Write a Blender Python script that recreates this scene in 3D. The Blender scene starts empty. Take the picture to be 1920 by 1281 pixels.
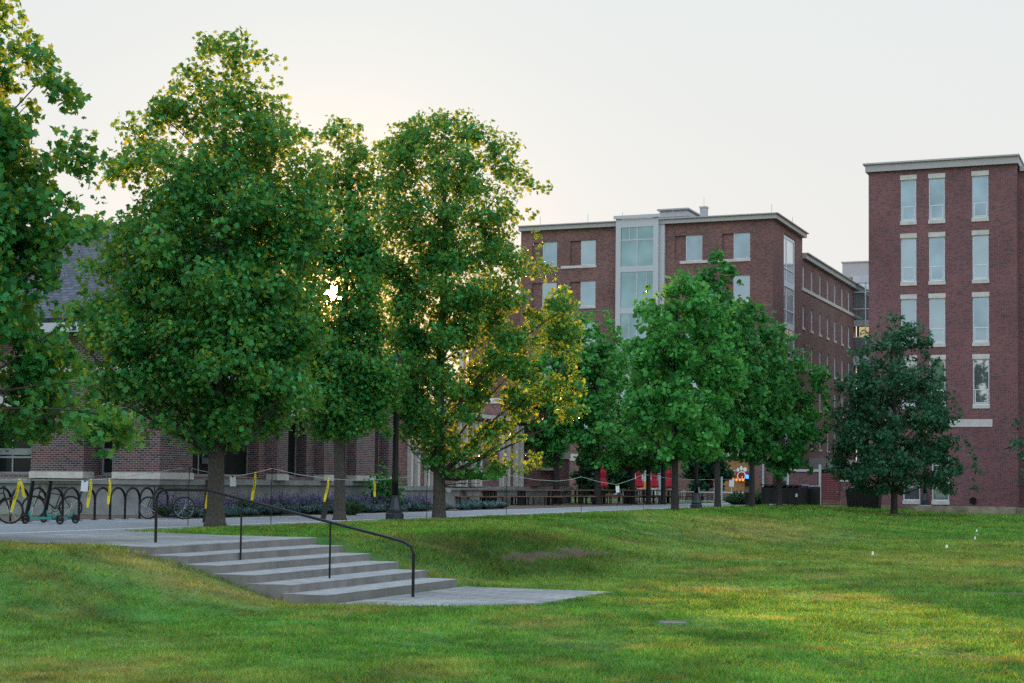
import bpy, math, random
import numpy as np
from mathutils import Vector, Matrix
R = math.radians
scene = bpy.context.scene
C = scene.collection

# ------------------------------------------------------------------ camera
EYE = 1.25; FPX = 3100.0; PITCH = R(3.07); ROLL = R(0.60)
cam_d = bpy.data.cameras.new('camera'); cam = bpy.data.objects.new('camera', cam_d); C.objects.link(cam)
cam_d.sensor_width = 36; cam_d.lens = FPX/1920*36; cam_d.shift_y = 0.05
cam_d.clip_start = 0.1; cam_d.clip_end = 9000
cam.matrix_world = Matrix.Translation((0, 0, EYE)) @ Matrix.Rotation(math.pi/2+PITCH, 4, 'X') @ Matrix.Rotation(ROLL, 4, 'Z')
scene.camera = cam

# ------------------------------------------------------------------ light
SUN_AZ = R(-6.3); SUN_EL = R(6.4)
SD = Vector((math.sin(SUN_AZ)*math.cos(SUN_EL), math.cos(SUN_AZ)*math.cos(SUN_EL), math.sin(SUN_EL)))
ld = bpy.data.lights.new('sun', 'SUN'); ld.energy = 5.0; ld.angle = R(0.5); ld.color = (1.0, 0.55, 0.20)
lo = bpy.data.objects.new('sun', ld); C.objects.link(lo); lo.rotation_euler = SD.to_track_quat('Z', 'Y').to_euler(); lo.location = (0, 0, 50)
w = bpy.data.worlds.new('World'); scene.world = w; w.use_nodes = True
nt = w.node_tree; nt.nodes.clear()
out = nt.nodes.new('ShaderNodeOutputWorld')
sky = nt.nodes.new('ShaderNodeTexSky'); sky.sky_type = 'NISHITA'; sky.sun_disc = False
sky.sun_elevation = SUN_EL; sky.sun_rotation = SUN_AZ; sky.dust_density = 3.0; sky.air_density = 1.0; sky.ozone_density = 1.0
bg1 = nt.nodes.new('ShaderNodeBackground'); bg1.inputs[1].default_value = 0.001
nt.links.new(sky.outputs[0], bg1.inputs[0])
tc = nt.nodes.new('ShaderNodeTexCoord'); sep = nt.nodes.new('ShaderNodeSeparateXYZ'); nt.links.new(tc.outputs['Generated'], sep.inputs[0])
ramp = nt.nodes.new('ShaderNodeValToRGB'); nt.links.new(sep.outputs[2], ramp.inputs[0])
cr = ramp.color_ramp
cr.elements[0].position = 0.0; cr.elements[0].color = (0.85, 0.80, 0.745, 1)
cr.elements[1].position = 0.32; cr.elements[1].color = (0.77, 0.82, 0.825, 1)
e = cr.elements.new(0.12); e.color = (0.83, 0.825, 0.81, 1)
e = cr.elements.new(0.50); e.color = (1.00, 1.20, 1.36, 1)
e = cr.elements.new(1.0); e.color = (1.02, 1.30, 1.62, 1)
bg2 = nt.nodes.new('ShaderNodeBackground')
back = nt.nodes.new('ShaderNodeMapRange'); back.inputs[1].default_value = 0.15; back.inputs[2].default_value = -0.9; back.inputs[3].default_value = 0.505; back.inputs[4].default_value = 0.84   # sky behind the camera brightened as added fill light
nt.links.new(sep.outputs[1], back.inputs[0]); nt.links.new(back.outputs[0], bg2.inputs[1]); dot = nt.nodes.new('ShaderNodeVectorMath'); dot.operation = 'DOT_PRODUCT'; dot.inputs[1].default_value = SD
nt.links.new(tc.outputs['Generated'], dot.inputs[0])
wp = nt.nodes.new('ShaderNodeMath'); wp.operation = 'POWER'; wp.inputs[1].default_value = 700; nt.links.new(dot.outputs['Value'], wp.inputs[0])
wm = nt.nodes.new('ShaderNodeMixRGB'); nt.links.new(wp.outputs[0], wm.inputs[0]); nt.links.new(ramp.outputs[0], wm.inputs[1]); wm.inputs[2].default_value = (1.0, 0.62, 0.30, 1); nt.links.new(wm.outputs[0], bg2.inputs[0])
disc = nt.nodes.new('ShaderNodeMapRange'); disc.inputs[1].default_value = math.cos(R(0.42)); disc.inputs[2].default_value = math.cos(R(0.22))
disc.inputs[3].default_value = 0; disc.inputs[4].default_value = 60; nt.links.new(dot.outputs['Value'], disc.inputs[0])
aur = nt.nodes.new('ShaderNodeMath'); aur.operation = 'POWER'; aur.inputs[1].default_value = 220; nt.links.new(dot.outputs['Value'], aur.inputs[0])
aur2 = nt.nodes.new('ShaderNodeMath'); aur2.operation = 'MULTIPLY_ADD'; aur2.inputs[1].default_value = 0.22; nt.links.new(aur.outputs[0], aur2.inputs[0]); aur3 = nt.nodes.new('ShaderNodeMath'); aur3.operation = 'POWER'; aur3.inputs[1].default_value = 5000; nt.links.new(dot.outputs['Value'], aur3.inputs[0])
aur4 = nt.nodes.new('ShaderNodeMath'); aur4.operation = 'MULTIPLY_ADD'; aur4.inputs[1].default_value = 2.5; nt.links.new(aur3.outputs[0], aur4.inputs[0]); nt.links.new(disc.outputs[0], aur4.inputs[2]); nt.links.new(aur4.outputs[0], aur2.inputs[2])
bg3 = nt.nodes.new('ShaderNodeBackground'); bg3.inputs[0].default_value = (1, 0.58, 0.22, 1); nt.links.new(aur2.outputs[0], bg3.inputs[1])
a1 = nt.nodes.new('ShaderNodeAddShader'); a2 = nt.nodes.new('ShaderNodeAddShader')
nt.links.new(bg1.outputs[0], a1.inputs[0]); nt.links.new(bg2.outputs[0], a1.inputs[1])
nt.links.new(a1.outputs[0], a2.inputs[0]); nt.links.new(bg3.outputs[0], a2.inputs[1]); nt.links.new(a2.outputs[0], out.inputs[0])
vs = scene.view_settings
vs.view_transform = 'Standard'; vs.look = 'None'; vs.gamma = 1; vs.use_curve_mapping = False; vs.exposure = 1.0
scene.cycles.max_bounces = 8; scene.cycles.transmission_bounces = 4; scene.cycles.diffuse_bounces = 4; scene.cycles.glossy_bounces = 3
scene.cycles.use_denoising = False
try: scene.cycles.denoiser = 'OPENIMAGEDENOISE'
except Exception: pass

# ------------------------------------------------------------------ campus grid: s runs along the path, t to the right of it
GA = R(22.2); SA, CA = math.sin(GA), math.cos(GA); GZ = -GA
def W(s, t, z=0.0): return Vector((s*SA+t*CA, s*CA-t*SA, z))
def ST(x, y): return x*SA+y*CA, x*CA-y*SA
def hor(px): return 902+0.0105*(px-960)
def G(px, py, z=0.0):                      # ground point of the survey sight line (px, py) at height z
    D = (EYE-z)*FPX/(py-hor(px)); return Vector(((px-960)/FPX*D, D, z))
def AT(px, D, z=0.0): return Vector(((px-960)/FPX*D, D, z))
def sm(x):
    x = np.clip(x, 0, 1); return x*x*(3-2*x)
rng = np.random.default_rng(7); random.seed(7)
_tab = rng.random((256, 256))
def vn(x, y):
    x = np.asarray(x, float); y = np.asarray(y, float)
    xi = np.floor(x).astype(int); yi = np.floor(y).astype(int); fx = sm(x-xi); fy = sm(y-yi)
    a = _tab[xi % 256, yi % 256]; b = _tab[(xi+1) % 256, yi % 256]; c = _tab[xi % 256, (yi+1) % 256]; d = _tab[(xi+1) % 256, (yi+1) % 256]
    return a*(1-fx)*(1-fy)+b*fx*(1-fy)+c*(1-fx)*fy+d*fx*fy
def fbm(x, y): return (vn(x, y)+.5*vn(2*x+7, 2*y+3)+.25*vn(4*x+1, 4*y+9))/1.75

# ------------------------------------------------------------------ materials
MATS = {}
def newmat(name):
    m = bpy.data.materials.new(name); m.use_nodes = True; n = m.node_tree; n.nodes.clear()
    o = n.nodes.new('ShaderNodeOutputMaterial'); MATS[name] = m
    return m, n, o
def N(n, typ, **kw):
    x = n.nodes.new(typ)
    for k, v in kw.items():
        if k in x.inputs: x.inputs[k].default_value = v
        else: setattr(x, k, v)
    return x
def col(c): return (c[0], c[1], c[2], 1)
def plain(name, c, rough=.6, metal=0.0, var=.18, scale=6.0, spec=.4, bump=0.0, bscale=60.0, c2=None):
    m, n, o = newmat(name)
    b = N(n, 'ShaderNodeBsdfPrincipled'); b.inputs['Roughness'].default_value = rough; b.inputs['Metallic'].default_value = metal
    b.inputs['Specular IOR Level'].default_value = spec
    t = N(n, 'ShaderNodeTexCoord'); no = N(n, 'ShaderNodeTexNoise', Scale=scale, Detail=5.0, Roughness=.6); n.links.new(t.outputs['Object'], no.inputs[0])
    r = N(n, 'ShaderNodeValToRGB'); n.links.new(no.outputs[0], r.inputs[0])
    lo_ = [max(0, x*(1-var)) for x in c]; hi = [x*(1+var) for x in (c2 or c)]
    r.color_ramp.elements[0].position = .3; r.color_ramp.elements[0].color = col(lo_); r.color_ramp.elements[1].position = .7; r.color_ramp.elements[1].color = col(hi)
    n.links.new(r.outputs[0], b.inputs['Base Color'])
    if bump:
        no2 = N(n, 'ShaderNodeTexNoise', Scale=bscale, Detail=4.0); n.links.new(t.outputs['Object'], no2.inputs[0])
        bp = N(n, 'ShaderNodeBump', Strength=bump, Distance=.02); n.links.new(no2.outputs[0], bp.inputs['Height']); n.links.new(bp.outputs[0], b.inputs['Normal'])
    n.links.new(b.outputs[0], o.inputs[0]); return m
def glow(name, c, s):
    m, n, o = newmat(name); em = N(n, 'ShaderNodeEmission', Color=col(c), Strength=s*.5); n.links.new(em.outputs[0], o.inputs[0]); return m
UVM = set()
def brickmat(name, stops, mortar, bw=.205, rh=.0677, ms=.010, stain=.15, rough=.85, off=.5):
    m, n, o = newmat(name); UVM.add(name)
    b = N(n, 'ShaderNodeBsdfPrincipled'); b.inputs['Roughness'].default_value = rough; b.inputs['Specular IOR Level'].default_value = .25
    uv = N(n, 'ShaderNodeUVMap')
    bk = N(n, 'ShaderNodeTexBrick', Scale=1.0); bk.offset = off; bk.squash = 1
    bk.inputs['Color1'].default_value = (0, 0, 0, 1); bk.inputs['Color2'].default_value = (1, 1, 1, 1); bk.inputs['Mortar'].default_value = (.5, .5, .5, 1)
    bk.inputs['Mortar Size'].default_value = ms; bk.inputs['Mortar Smooth'].default_value = .1; bk.inputs['Brick Width'].default_value = bw; bk.inputs['Row Height'].default_value = rh
    n.links.new(uv.outputs[0], bk.inputs['Vector'])
    r = N(n, 'ShaderNodeValToRGB'); n.links.new(bk.outputs['Color'], r.inputs[0]); r.color_ramp.interpolation = 'LINEAR'
    els = r.color_ramp.elements
    while len(els) > 1: els.remove(els[-1])
    for i, (p, c) in enumerate(stops):
        el = els[0] if i == 0 else els.new(p)
        el.position = p; el.color = col(c)
    mx = N(n, 'ShaderNodeMixRGB'); n.links.new(bk.outputs['Fac'], mx.inputs[0]); n.links.new(r.outputs[0], mx.inputs[1]); mx.inputs[2].default_value = col(mortar)
    no = N(n, 'ShaderNodeTexNoise', Scale=.35, Detail=4.0); n.links.new(uv.outputs[0], no.inputs[0])
    mr = N(n, 'ShaderNodeMapRange'); mr.inputs[1].default_value = .3; mr.inputs[2].default_value = .7; mr.inputs[3].default_value = 1-stain; mr.inputs[4].default_value = 1+stain; n.links.new(no.outputs[0], mr.inputs[0])
    mm = N(n, 'ShaderNodeMixRGB', blend_type='MULTIPLY'); mm.inputs[0].default_value = 1; n.links.new(mx.outputs[0], mm.inputs[1]); n.links.new(mr.outputs[0], mm.inputs[2])
    n.links.new(mm.outputs[0], b.inputs['Base Color'])
    bp = N(n, 'ShaderNodeBump', Strength=.35, Distance=.008); bp.invert = True; n.links.new(bk.outputs['Fac'], bp.inputs['Height']); n.links.new(bp.outputs[0], b.inputs['Normal'])
    n.links.new(b.outputs[0], o.inputs[0]); return m
def leafmat(name, dark, light, tdark, tlight, tw=.4, rough=.42):
    m, n, o = newmat(name)
    g = N(n, 'ShaderNodeNewGeometry'); cs = []
    for a, b_ in ((dark, light), (tdark, tlight)):
        r = N(n, 'ShaderNodeValToRGB'); n.links.new(g.outputs['Random Per Island'], r.inputs[0])
        r.color_ramp.elements[0].color = col(a); r.color_ramp.elements[1].color = col(b_)
        mid = r.color_ramp.elements.new(.6); mid.color = col([(x*.6+y*.4) for x, y in zip(a, b_)]); cs.append(r)
    b = N(n, 'ShaderNodeBsdfPrincipled'); b.inputs['Roughness'].default_value = rough; b.inputs['Specular IOR Level'].default_value = .22
    n.links.new(cs[0].outputs[0], b.inputs['Base Color'])
    tr = N(n, 'ShaderNodeBsdfTranslucent'); n.links.new(cs[1].outputs[0], tr.inputs[0])
    mx = N(n, 'ShaderNodeMixShader'); mx.inputs[0].default_value = tw; n.links.new(b.outputs[0], mx.inputs[1]); n.links.new(tr.outputs[0], mx.inputs[2])
    n.links.new(mx.outputs[0], o.inputs[0]); return m
def glassmat(name, c, rough=.03, metal=.75, var=.12):
    m, n, o = newmat(name)
    b = N(n, 'ShaderNodeBsdfPrincipled'); b.inputs['Roughness'].default_value = rough; b.inputs['Metallic'].default_value = metal; b.inputs['Specular IOR Level'].default_value = .12 if metal == 0 else .5
    t = N(n, 'ShaderNodeTexCoord'); no = N(n, 'ShaderNodeTexNoise', Scale=.55, Detail=2.0); n.links.new(t.outputs['Object'], no.inputs[0])
    r = N(n, 'ShaderNodeValToRGB'); n.links.new(no.outputs[0], r.inputs[0])
    r.color_ramp.elements[0].position = .3; r.color_ramp.elements[0].color = col([x*(1-var) for x in c]); r.color_ramp.elements[1].position = .7; r.color_ramp.elements[1].color = col([x*(1+var) for x in c])
    n.links.new(r.outputs[0], b.inputs['Base Color'])
    bp = N(n, 'ShaderNodeBump', Strength=.04, Distance=.05); n.links.new(no.outputs[0], bp.inputs['Height']); n.links.new(bp.outputs[0], b.inputs['Normal'])
    n.links.new(b.outputs[0], o.inputs[0]); return m
brickmat('brick_right', [(0, (0.027, 0.024, 0.033)), (.16, (0.035, 0.025, 0.034)), (.24, (0.103, 0.034, 0.038)), (.6, (0.129, 0.040, 0.045)), (1, (0.157, 0.054, 0.058))], (0.228, 0.152, 0.161))
brickmat('brick_mid', [(0, (0.036, 0.028, 0.034)), (.42, (0.064, 0.034, 0.037)), (.5, (0.136, 0.050, 0.047)), (1, (0.183, 0.068, 0.062))], (0.247, 0.168, 0.158))
brickmat('brick_left', [(0, (0.022, 0.022, 0.034)), (.25, (0.032, 0.025, 0.035)), (.33, (0.086, 0.033, 0.033)), (1, (0.137, 0.053, 0.051))], (0.216, 0.200, 0.203), bw=.21, rh=.072, ms=.011)
brickmat('slate', [(0, (.035, .042, .062)), (1, (.075, .085, .115))], (.015, .017, .024), bw=.32, rh=.19, ms=.02, stain=.25, rough=.6)
brickmat('paver', [(0, (.20, .20, .205)), (1, (.30, .295, .29))], (.09, .095, .08), bw=.62, rh=.31, ms=.012, stain=.3, rough=.8)
plain('stone', (.46, .44, .42), .8, var=.16, scale=2.5, bump=.1)
plain('stone_grey', (.19, .205, .205), .85, var=.3, scale=1.6, bump=.15)
plain('cornice', (.33, .32, .33), .6, var=.06)
plain('frame_pale', (.56, .60, .66), .45, var=.05)
plain('frame_grey', (.40, .42, .46), .45, var=.05)
plain('mullion', (.20, .22, .23), .4, var=.05)
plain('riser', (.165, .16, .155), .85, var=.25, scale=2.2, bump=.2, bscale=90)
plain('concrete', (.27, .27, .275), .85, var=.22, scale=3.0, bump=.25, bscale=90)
plain('asphalt', (.215, .225, .245), .85, var=.12, scale=1.2, bump=.2, bscale=150)
plain('road_paint', (.62, .63, .64), .7, var=.2, scale=9)
plain('mulch', (.11, .075, .055), .95, var=.5, scale=18, bump=.8, bscale=40)
plain('rust_wall', (.14, .11, .075), .9, var=.45, scale=1.3, c2=(.22, .19, .15), bump=.2)
plain('bark', (.058, .052, .046), .9, var=.4, scale=14, bump=.7, bscale=45)
plain('bark_dark', (.030, .028, .027), .9, var=.4, scale=14, bump=.7, bscale=45)
plain('iron', (.006, .007, .009), .32, var=.3, spec=.28)
plain('iron_blue', (.010, .018, .027), .35, var=.25, spec=.5)
plain('rubber', (.012, .012, .013), .7)
plain('steel', (.5, .52, .54), .28, metal=.9, var=.08)
plain('teal', (.02, .23, .22), .4, var=.1)
plain('yellow', (.75, .62, .015), .45, var=.08)
plain('ink', (.012, .012, .012), .6)
plain('paper', (.66, .68, .74), .7, var=.04)
plain('red_fabric', (.36, .010, .030), .75, var=.25, scale=12)
plain('table_wood', (.16, .095, .07), .6, var=.3, scale=8)
plain('dumpster', (.010, .011, .014), .5, var=.3)
plain('gate_red', (.17, .045, .055), .6, var=.15)
plain('rope', (.42, .46, .42), .8)
plain('white', (.75, .75, .74), .6, var=.03)
plain('logo_red', (.30, .012, .02), .5, var=.04)
plain('warm_panel', (.30, .15, .06), .6, var=.3, scale=3)
plain('dark_room', (.020, .018, .016), .8, var=.4, scale=.8)
plain('grey_metal', (.30, .31, .33), .5, metal=.2, var=.08)
glassmat('glass_sky', (.185, .275, .33), var=.2); glassmat('glass_teal', (.15, .255, .28), var=.2); glassmat('glass_dark', (.012, .015, .015), .10, .0)
glassmat('glass_blind', (.225, .31, .36), .08, .7, var=.08); glassmat('glass_side', (.50, .56, .62), .06, .6); glassmat('glass_lower', (.30, .36, .38), .03, .8)
glow('lamp_glow', (1.0, .62, .28), .55); glow('amber', (1.0, .36, .06), 1.5); glow('room_amber', (.9, .36, .08), .42); glow('blue_glow', (.03, .22, 1.0), 3.5); glow('room_glow', (.95, .72, .34), .6)
leafmat('leaf_plane', (.009, .120, .034), (.060, .385, .100), (.09, .24, .018), (.62, .55, .028), .42, .38)
leafmat('leaf_pale', (.024, .185, .042), (.110, .45, .100), (.06, .25, .04), (.30, .52, .07), .42, .4)
leafmat('leaf_far', (.011, .125, .034), (.064, .33, .078), (.05, .18, .03), (.24, .40, .05), .42, .4)
leafmat('leaf_oak', (.010, .070, .034), (.052, .180, .084), (.03, .10, .04), (.10, .20, .08), .3)
leafmat('leaf_shrub', (.005, .040, .020), (.022, .100, .040), (.02, .07, .02), (.06, .14, .03), .25)
leafmat('leaf_fescue', (.080, .165, .165), (.20, .30, .30), (.1, .2, .15), (.2, .35, .25), .2)
leafmat('leaf_lavender', (.055, .130, .065), (.15, .24, .13), (.08, .2, .06), (.2, .32, .1), .25)
leafmat('flower_purple', (.08, .075, .17), (.19, .155, .30), (.1, .07, .2), (.2, .15, .3), .25)

# ground materials read the same attributes as the blades
def groundmat(name, blades):
    m, n, o = newmat(name)
    b = N(n, 'ShaderNodeBsdfPrincipled'); b.inputs['Roughness'].default_value = .8; b.inputs['Specular IOR Level'].default_value = .2
    dry = N(n, 'ShaderNodeAttribute', attribute_name='dry'); soil = N(n, 'ShaderNodeAttribute', attribute_name='soil')
    if blades:
        g = N(n, 'ShaderNodeNewGeometry'); rv = g.outputs['Random Per Island']
    else:
        t = N(n, 'ShaderNodeTexCoord'); no = N(n, 'ShaderNodeTexNoise', Scale=3.0, Detail=8.0, Roughness=.7); n.links.new(t.outputs['Object'], no.inputs[0]); rv = no.outputs[0]
    r1 = N(n, 'ShaderNodeValToRGB'); n.links.new(rv, r1.inputs[0]); k = 1.0 if blades else .6
    r1.color_ramp.elements[0].color = col([x*k for x in (.020, .110, .015)]); r1.color_ramp.elements[1].color = col([x*k for x in (.110, .330, .052)])
    r2 = N(n, 'ShaderNodeValToRGB'); n.links.new(rv, r2.inputs[0])
    r2.color_ramp.elements[0].color = col([x*k for x in (.15, .185, .040)]); r2.color_ramp.elements[1].color = col([x*k for x in (.36, .32, .12)])
    mx = N(n, 'ShaderNodeMixRGB'); n.links.new(dry.outputs['Fac'], mx.inputs[0]); n.links.new(r1.outputs[0], mx.inputs[1]); n.links.new(r2.outputs[0], mx.inputs[2])
    mx2 = N(n, 'ShaderNodeMixRGB'); n.links.new(soil.outputs['Fac'], mx2.inputs[0]); n.links.new(mx.outputs[0], mx2.inputs[1]); mx2.inputs[2].default_value = (.120, .074, .036, 1)
    tn = N(n, 'ShaderNodeAttribute', attribute_name='tone'); mt_ = N(n, 'ShaderNodeMixRGB', blend_type='MULTIPLY'); mt_.inputs[0].default_value = 1; n.links.new(mx2.outputs[0], mt_.inputs[1]); n.links.new(tn.outputs['Fac'], mt_.inputs[2]); mx2 = mt_
    n.links.new(mx2.outputs[0], b.inputs['Base Color'])
    if blades:
        tr = N(n, 'ShaderNodeBsdfTranslucent'); hs = N(n, 'ShaderNodeMixRGB', blend_type='MULTIPLY'); hs.inputs[0].default_value = 1; hs.inputs[2].default_value = (2.6, 1.6, .5, 1)
        n.links.new(mx2.outputs[0], hs.inputs[1]); n.links.new(hs.outputs[0], tr.inputs[0])
        ms = N(n, 'ShaderNodeMixShader'); ms.inputs[0].default_value = .35; n.links.new(b.outputs[0], ms.inputs[1]); n.links.new(tr.outputs[0], ms.inputs[2]); n.links.new(ms.outputs[0], o.inputs[0])
    else: n.links.new(b.outputs[0], o.inputs[0])
    return m
groundmat('lawn', False); groundmat('grass', True)

# ------------------------------------------------------------------ builders
class MB:
    def __init__(s): s.v = []; s.f = []; s.smooth = False
    def quad(s, a, b, c, d):
        i = len(s.v); s.v += [tuple(a), tuple(b), tuple(c), tuple(d)]; s.f.append((i, i+1, i+2, i+3)); return s
    def poly(s, pts):
        i = len(s.v); s.v += [tuple(p) for p in pts]; s.f.append(tuple(range(i, i+len(pts)))); return s
    def box(s, x0, x1, y0, y1, z0, z1):
        i = len(s.v)
        s.v += [(x0, y0, z0), (x1, y0, z0), (x1, y1, z0), (x0, y1, z0), (x0, y0, z1), (x1, y0, z1), (x1, y1, z1), (x0, y1, z1)]
        s.f += [(i, i+3, i+2, i+1), (i+4, i+5, i+6, i+7), (i, i+1, i+5, i+4), (i+1, i+2, i+6, i+5), (i+2, i+3, i+7, i+6), (i+3, i, i+4, i+7)]; return s
    def prism(s, pts, z0, z1):                 # vertical prism over a counter-clockwise outline
        i = len(s.v); n = len(pts)
        s.v += [(p[0], p[1], z0) for p in pts]+[(p[0], p[1], z1) for p in pts]
        s.f += [tuple(range(i+n-1, i-1, -1)), tuple(range(i+n, i+2*n))]+[(i+k, i+(k+1) % n, i+n+(k+1) % n, i+n+k) for k in range(n)]; return s
    def tube(s, pts, rad, n=8, cap=True):
        pts = [Vector(p) for p in pts]; m = len(pts); rads = rad if isinstance(rad, (list, tuple)) else [rad]*m
        i0 = len(s.v); up = None
        for k, p in enumerate(pts):
            d = (pts[min(k+1, m-1)]-pts[max(k-1, 0)]); d = d.normalized() if d.length > 1e-9 else Vector((0, 0, 1))
            if up is None: up = Vector((1, 0, 0)) if abs(d.x) < .8 else Vector((0, 1, 0))
            a = (up-d*up.dot(d)).normalized(); b = d.cross(a); up = a
            for j in range(n):
                q = 2*math.pi*j/n; s.v.append(tuple(p+(a*math.cos(q)+b*math.sin(q))*rads[k]))
        for k in range(m-1):
            for j in range(n):
                s.f.append((i0+k*n+j, i0+k*n+(j+1) % n, i0+(k+1)*n+(j+1) % n, i0+(k+1)*n+j))
        if cap: s.f += [tuple(i0+j for j in range(n-1, -1, -1)), tuple(i0+(m-1)*n+j for j in range(n))]
        return s
    def lathe(s, prof, n=12, c=(0, 0, 0), rot=0.0):
        i0 = len(s.v)
        for r, z in prof:
            for j in range(n):
                q = 2*math.pi*j/n+rot; s.v.append((c[0]+r*math.cos(q), c[1]+r*math.sin(q), c[2]+z))
        for k in range(len(prof)-1):
            for j in range(n): s.f.append((i0+k*n+j, i0+k*n+(j+1) % n, i0+(k+1)*n+(j+1) % n, i0+(k+1)*n+j))
        s.f += [tuple(i0+j for j in range(n-1, -1, -1)), tuple(i0+(len(prof)-1)*n+j for j in range(n))]; return s
    def torus(s, c, axis, R0, r, n=28, k=6):
        ax = Vector(axis).normalized(); a = ax.orthogonal().normalized(); b = ax.cross(a); c = Vector(c); i0 = len(s.v)
        for i in range(n):
            q = 2*math.pi*i/n; d = a*math.cos(q)+b*math.sin(q)
            for j in range(k):
                p = 2*math.pi*j/k; s.v.append(tuple(c+d*(R0+r*math.cos(p))+ax*r*math.sin(p)))
        for i in range(n):
            for j in range(k): s.f.append((i0+i*k+j, i0+((i+1) % n)*k+j, i0+((i+1) % n)*k+(j+1) % k, i0+i*k+(j+1) % k))
        return s
    def mesh(s, name, mat):
        me = bpy.data.meshes.new(name); me.from_pydata(s.v, [], s.f); me.materials.append(MATS[mat])
        if mat in UVM:
            uv = me.uv_layers.new(name='UVMap')
            for p in me.polygons:
                nrm = p.normal
                if abs(nrm.z) > .8: A, B = Vector((1, 0, 0)), Vector((0, 1, 0))
                else:
                    A = Vector((-nrm.y, nrm.x, 0)).normalized(); B = nrm.cross(A)
                    if B.z < 0: B = -B
                for li in p.loop_indices:
                    co = me.vertices[me.loops[li].vertex_index].co; uv.data[li].uv = (co.dot(A), co.dot(B))
        if s.smooth:
            for p in me.polygons: p.use_smooth = True
        me.update(); return me
def part(name, mb, mat, parent, label=None):
    o = bpy.data.objects.new(name, mb.mesh(name, mat) if isinstance(mb, MB) else mb); C.objects.link(o); o.parent = parent
    if label: o['label'] = label
    return o
def thing(name, label, cat, loc=(0, 0, 0), rz=GZ, group=None):
    o = bpy.data.objects.new(name, None); C.objects.link(o); o.location = loc; o.rotation_euler = (0, 0, rz); o.empty_display_size = .3
    o['label'] = label; o['category'] = cat
    if group: o['group'] = group
    return o
def single(name, mb, mat, label, cat, loc=(0, 0, 0), rz=GZ, group=None):
    o = part(name, mb, mat, None); o.location = loc; o.rotation_euler = (0, 0, rz); o['label'] = label; o['category'] = cat
    if group: o['group'] = group
    return o
def struct(name, mb, mat, loc=(0, 0, 0), rz=GZ):
    o = part(name, mb, mat, None); o.location = loc; o.rotation_euler = (0, 0, rz); o['kind'] = 'structure'; return o
def dup(root, loc, rz=None, label=None, group=None):
    r = root.copy(); C.objects.link(r); r.location = loc
    if rz is not None: r.rotation_euler = (0, 0, rz)
    if label: r['label'] = label
    if group: r['group'] = group
    for ch in list(root.children):
        c = ch.copy(); C.objects.link(c); c.parent = r
        for g in ch.children:
            d = g.copy(); C.objects.link(d); d.parent = c
    return r
def bigmesh(name, V, loops, sizes, mat, attrs=None, smooth=False):
    me = bpy.data.meshes.new(name); V = np.asarray(V, np.float32); loops = np.asarray(loops, np.int32); sizes = np.asarray(sizes, np.int32)
    me.vertices.add(len(V)); me.vertices.foreach_set('co', V.ravel()); me.loops.add(len(loops)); me.loops.foreach_set('vertex_index', loops)
    me.polygons.add(len(sizes)); st = np.concatenate([[0], np.cumsum(sizes)[:-1]]).astype(np.int32); me.polygons.foreach_set('loop_start', st)
    me.materials.append(MATS[mat])
    for k, a in (attrs or {}).items():
        at = me.attributes.new(k, 'FLOAT', 'POINT'); at.data.foreach_set('value', np.asarray(a, np.float32))
    if smooth: me.polygons.foreach_set('use_smooth', np.ones(len(sizes), bool))
    me.update(calc_edges=True); me.validate(); return me

# ------------------------------------------------------------------ terrain
def Hs(s, t):
    s = np.asarray(s, float); t = np.asarray(t, float)
    L = -.85+.45*sm((s-55)/45)+.10*(fbm(s*.12, t*.12)-.5)
    tt = np.where(s >= 31, np.interp(s, [31, 36, 42, 52, 90], [-17.3, -16.9, -17.6, -21.5, -21.2]), np.maximum(-17.4-.45*np.clip(25.2-s, 0, 99), -21.8))
    ww = np.where(s >= 31, np.interp(s, [31, 36, 42, 52, 65, 95], [4.0, 4.4, 5.6, 9.0, 11.5, 9.0]), np.where(s < 25.2, 4.2+.3*(25.2-s), 4.1))
    h = L*sm((t-tt)/ww*.92+.04)
    h = h+.16*(fbm(s*.35+11, t*.35)-.5)*np.clip((t-tt)/2, 0, 1)*np.clip(1-(t-tt)/ww*.6, 0.25, 1)*np.clip(np.abs(s-28)/6-.6, 0, 1)
    h = h-.17*np.exp(-((s-25.0)/1.0)**2)*np.clip((t+17.9)/.8, 0, 1)*np.clip((-13.3-t)/.8, 0, 1)*(s < 25.6)
    inside = (s > 25.22-.08*np.clip((t+17.3)/.76, 0, 5)) & (s < 31.52-.22*np.clip((t+17.3)/.76, 0, 5))
    k = np.clip(np.floor((t+17.3)/.76)+1, 0, 6)
    h = np.where(inside & (t > -23) & (t <= -13.2), -.141*k-.22, h)
    h = np.where((s > 25.2) & (s < 30.4) & (t > -13.2) & (t < -10.3), -.88, h)
    h = np.where((t < -22.6) | ((s > 25.6) & (s < 31.6) & (t < -17.4)), np.minimum(h, -.03), h)
    h = np.where((s > 107.5) & (t > -19.5), -.4, h)
    return h
def dryf(s, t):
    g = lambda a, b, x, y, k: k*np.exp(-((s-a)/x)**2-((t-b)/y)**2)
    d = .16*sm((fbm(s*.22, t*.22+50)-.45)*5)+.42*sm((fbm(s*.9+30, t*.9)-.58)*6)
    d = d+g(24.1, -15, 1.2, 2.6, .75)+g(13.5, -10, 2.5, 3, .5)+g(64, -15.5, 9, 2.5, .6)+g(47, -4, 4.5, 9, .6)+g(58, -3, 5, 9, .35)+g(35, -10, 3, 3, .25)+g(24.5, -19.5, .8, 2, .5)+g(39, -6, 2.2, 6, .35)
    return np.clip(d, 0, 1)
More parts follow.
